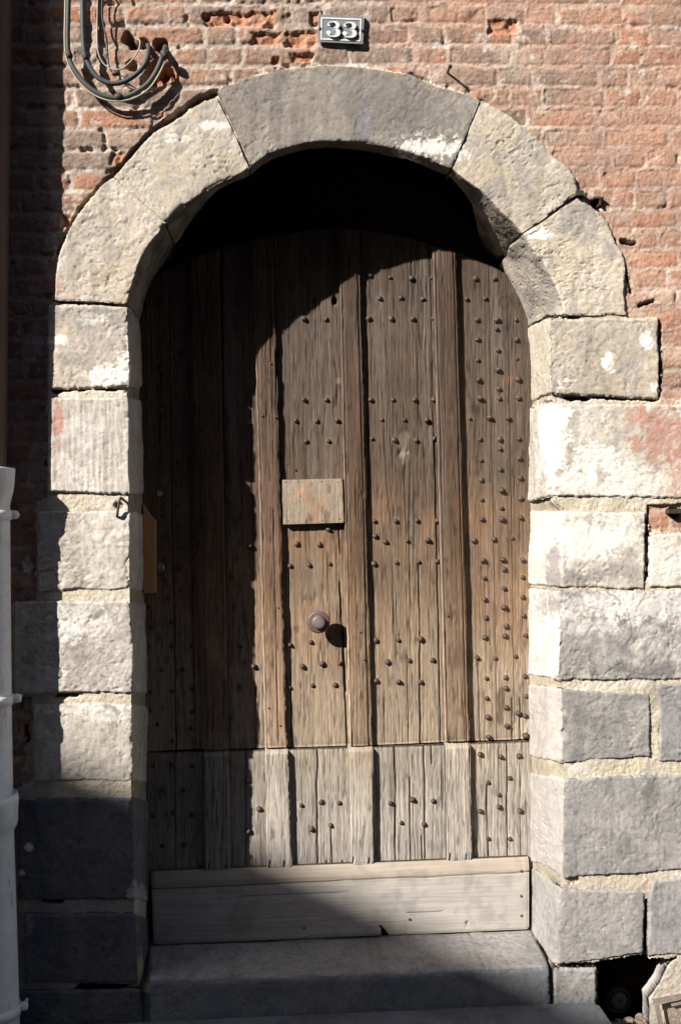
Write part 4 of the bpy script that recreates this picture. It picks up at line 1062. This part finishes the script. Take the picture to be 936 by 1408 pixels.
for u in (.035, .965):
    c = plate_xy(u, .52); mb = MB(); mb.add(*lathe([(.0042,0),(.0042,.002),(.003,.0035),(0,.004)], P(c[0], c[1], -.0095), 12)); mb.build('screw', M_DARKIRON, NP)

# ------------------------------------------------------------------ odd iron in the wall
b0 = P(615, 100, 0.0)
mb = MB(); mb.tube([b0+np.array([0,.03,0]), b0+np.array([0,-.030,.001]), b0+np.array([.001,-.036,.001])], [.0032,.0030,.0030], 8); mb.tube([b0+np.array([0,-.036,.001]), b0+np.array([.001,-.039,.001])], .006, 8)
tag(mb.build('wall_nail', M_DARKIRON, None, True, loc=b0), 'long iron nail sticking out of the bricks just above the arch keystone', 'nail')
b0 = P(795, 268, 0.0); mb = MB()
mb.box(b0+np.array([-.013,-.022,-.007]), b0+np.array([.008,.05,.006])); mb.box(b0+np.array([.0085,-.03,-.012]), b0+np.array([.016,-.006,-.003]))
tag(mb.build('iron_cramp', M_DARKIRON, None, False, loc=b0), 'dark stub of iron cramp in the stone joint at the right shoulder of the arch', 'iron stub')
b0 = P(821, 276, 0.0); mb = MB(); mb.box(b0+np.array([-.014,-.012,.003]), b0+np.array([.014,.03,.008])); mb.box(b0+np.array([.002,-.010,-.014]), b0+np.array([.007,.03,.0025]))
tag(mb.build('iron_staple', M_IRON, None, False, loc=b0), 'rusty staple in a small hole of the brickwork right of the iron cramp', 'iron staple')
b0 = P(164, 690, 0.0); mb = MB()
mb.tube(spline([P(166,684,.02), P(166,685,-.014), P(164,690,-.022), P(162.5,700,-.022), P(161.5,708,-.018), P(161,710,-.008), P(161,709,.01)], 40), .0036, 8)
tag(mb.build('iron_hook', M_IRON, None, True, loc=b0), 'rusty bent hook in the mortar joint of the sunlit left jamb', 'hook')
b0 = P(924, 703, 0.0); mb = MB(); mb.box(b0+np.array([-.020,-.022,-.006]), b0+np.array([.022,.03,.007]))
tag(mb.build('iron_bar_end', M_DARKIRON, None, False, loc=b0), 'dark flat iron bar end poking from the bricks at the right edge', 'iron bar')

# ------------------------------------------------------------------ house across the street (throws the low slanting shadow)
SD = 8.0
W1 = P(130, 1068, YF); W2 = P(790, 1384, YF)
to = -SUN/SUN[1]*SD
Q1 = W1+to; dirv = (W2-W1); dirv = dirv/dirv[0]
def rake(x): return Q1[2]+dirv[2]*(x-Q1[0])
xa = Q1[0]-2.5; xe = Q1[0]+5.0; za = rake(xa); ze = rake(xe)
xl = xa-4.0; zl = za-(4.0)*abs(dirv[2])*1.1
HOUSE = thing('gabled_house', 'plain rendered house with a tiled gable across the street, throwing the low shadow', 'house', (xa, -SD, 0))
y1, y0 = -SD, -SD-7
prof = [(xl, 0), (xe, 0), (xe, ze-.05), (xa, za-.05), (xl, zl-.05)]
v = [(x, y1, zq) for x, zq in prof]+[(x, y0, zq) for x, zq in prof]; n = 5
mb = MB(); mb.add(v, [[4,3,2,1,0], [5,6,7,8,9]]+[[i, (i+1) % n, n+(i+1) % n, n+i] for i in range(n)]); mb.build('wall', M_RENDER, HOUSE, False)
mb = MB()
for (xA, zA, xB, zB) in ((xa, za, xe+.3, rake(xe+.3)), (xl-.3, zl-.3*.5, xa, za)):
    q = [(xA, zA-.046), (xB, zB-.046), (xB, zB), (xA, zA)]
    v = [(x, y1+.05, zq) for x, zq in q]+[(x, y0-.05, zq) for x, zq in q]
    mb.add(v, [[0,1,2,3],[7,6,5,4],[0,4,5,1],[1,5,6,2],[2,6,7,3],[3,7,4,0]])
mb.build('roof', M_TILE, HOUSE, False)
for wx in (xa-2.2, xa, xa+2.2):
    for wz in (1.0, 4.0):
        mb = MB(); mb.box((wx-.5, y1+.003, wz), (wx+.5, y1+.03, wz+1.5)); w_ = mb.build('window', M_DIGIT, HOUSE, False)
        mb = MB(); mb.box((wx-.43, y1+.033, wz+.07), (wx-.03, y1+.036, wz+1.43)); mb.box((wx+.03, y1+.033, wz+.07), (wx+.43, y1+.036, wz+1.43))
        p_ = mb.build('pane', M_GLASS, None, False); p_.parent = w_; p_.data.transform(__import__('mathutils').Matrix.Translation(-Vector(HOUSE['base'])))

def terrace(x0, x1, y1, h, label, seed):  # unseen houses added to cut the sky light reaching the door wall
    T_ = thing('sky_block_house', label, 'house', ((x0+x1)/2, y1, 0))
    mb = MB(); mb.box((x0, y1-8, 0), (x1, y1, h)); mb.build('wall', M_RENDER, T_, False)
    mb = MB(); mb.add([(x0,y1+.3,h),(x1,y1+.3,h),(x1,y1-4,h+3),(x0,y1-4,h+3),(x0,y1-8.3,h),(x1,y1-8.3,h)], [[0,1,2,3],[3,2,5,4],[0,3,4],[1,5,2],[0,4,5,1]]); mb.build('roof', M_TILE, T_, False)
    for wx in np.arange(x0+1.2, x1-.6, 2.0):
        for wz in np.arange(1.0, h-1.8, 3.0):
            mb = MB(); mb.box((wx-.5, y1+.003, wz), (wx+.5, y1+.03, wz+1.6)); w_ = mb.build('window', M_DIGIT, T_, False)
            mb = MB(); mb.box((wx-.43, y1+.033, wz+.07), (wx-.03, y1+.036, wz+1.53)); mb.box((wx+.03, y1+.033, wz+.07), (wx+.43, y1+.036, wz+1.53))
            p_ = mb.build('pane', M_GLASS, None, False); p_.parent = w_; p_.data.transform(__import__('mathutils').Matrix.Translation(-Vector(T_['base'])))
terrace(-5.3, 2.5, -7.0, 9.5, 'tall rendered terrace house added directly across the street to block sky light', 1)
terrace(2.55, 11, -7.0, 10.0, 'tall rendered terrace house added across the street on the right to block sky light', 2)
for o in list(bpy.data.objects):
    if 'base' in o: del o['base']

# ------------------------------------------------------------------ camera, light, world
cam = bpy.data.cameras.new('camera'); co = bpy.data.objects.new('camera', cam); COL.objects.link(co)
from mathutils import Matrix
co.matrix_world = Matrix(((RT[0], UP[0], -fw[0], CAM[0]), (RT[1], UP[1], -fw[1], CAM[1]), (RT[2], UP[2], -fw[2], CAM[2]), (0, 0, 0, 1)))
cam.sensor_fit = 'VERTICAL'; cam.sensor_height = 36; cam.sensor_width = 24; cam.lens = F/1408*36; cam.clip_end = 500; cam.clip_start = .05
scene.camera = co

sd = Vector(SUN).normalized()
sl = bpy.data.lights.new('sun', 'SUN'); sl.energy = 5.0; sl.angle = math.radians(.53); sl.color = (1.0, .955, .895)
so = bpy.data.objects.new('sun', sl); COL.objects.link(so); so.rotation_euler = sd.to_track_quat('-Z', 'Y').to_euler()
w = bpy.data.worlds.new('World'); scene.world = w; w.use_nodes = True
nt = w.node_tree; bg = nt.nodes['Background']
sky = nt.nodes.new('ShaderNodeTexSky'); sky.sky_type = 'NISHITA'; sky.sun_disc = False
sky.sun_elevation = math.asin(-sd.z); sky.sun_rotation = math.atan2(-sd.x, -sd.y)
nt.links.new(sky.outputs[0], bg.inputs[0]); bg.inputs[1].default_value = 0.07
vs = scene.view_settings; vs.view_transform = 'Standard'; vs.look = 'None'; vs.gamma = 1; vs.use_curve_mapping = False; vs.exposure = 1.12
scene.cycles.max_bounces = 6
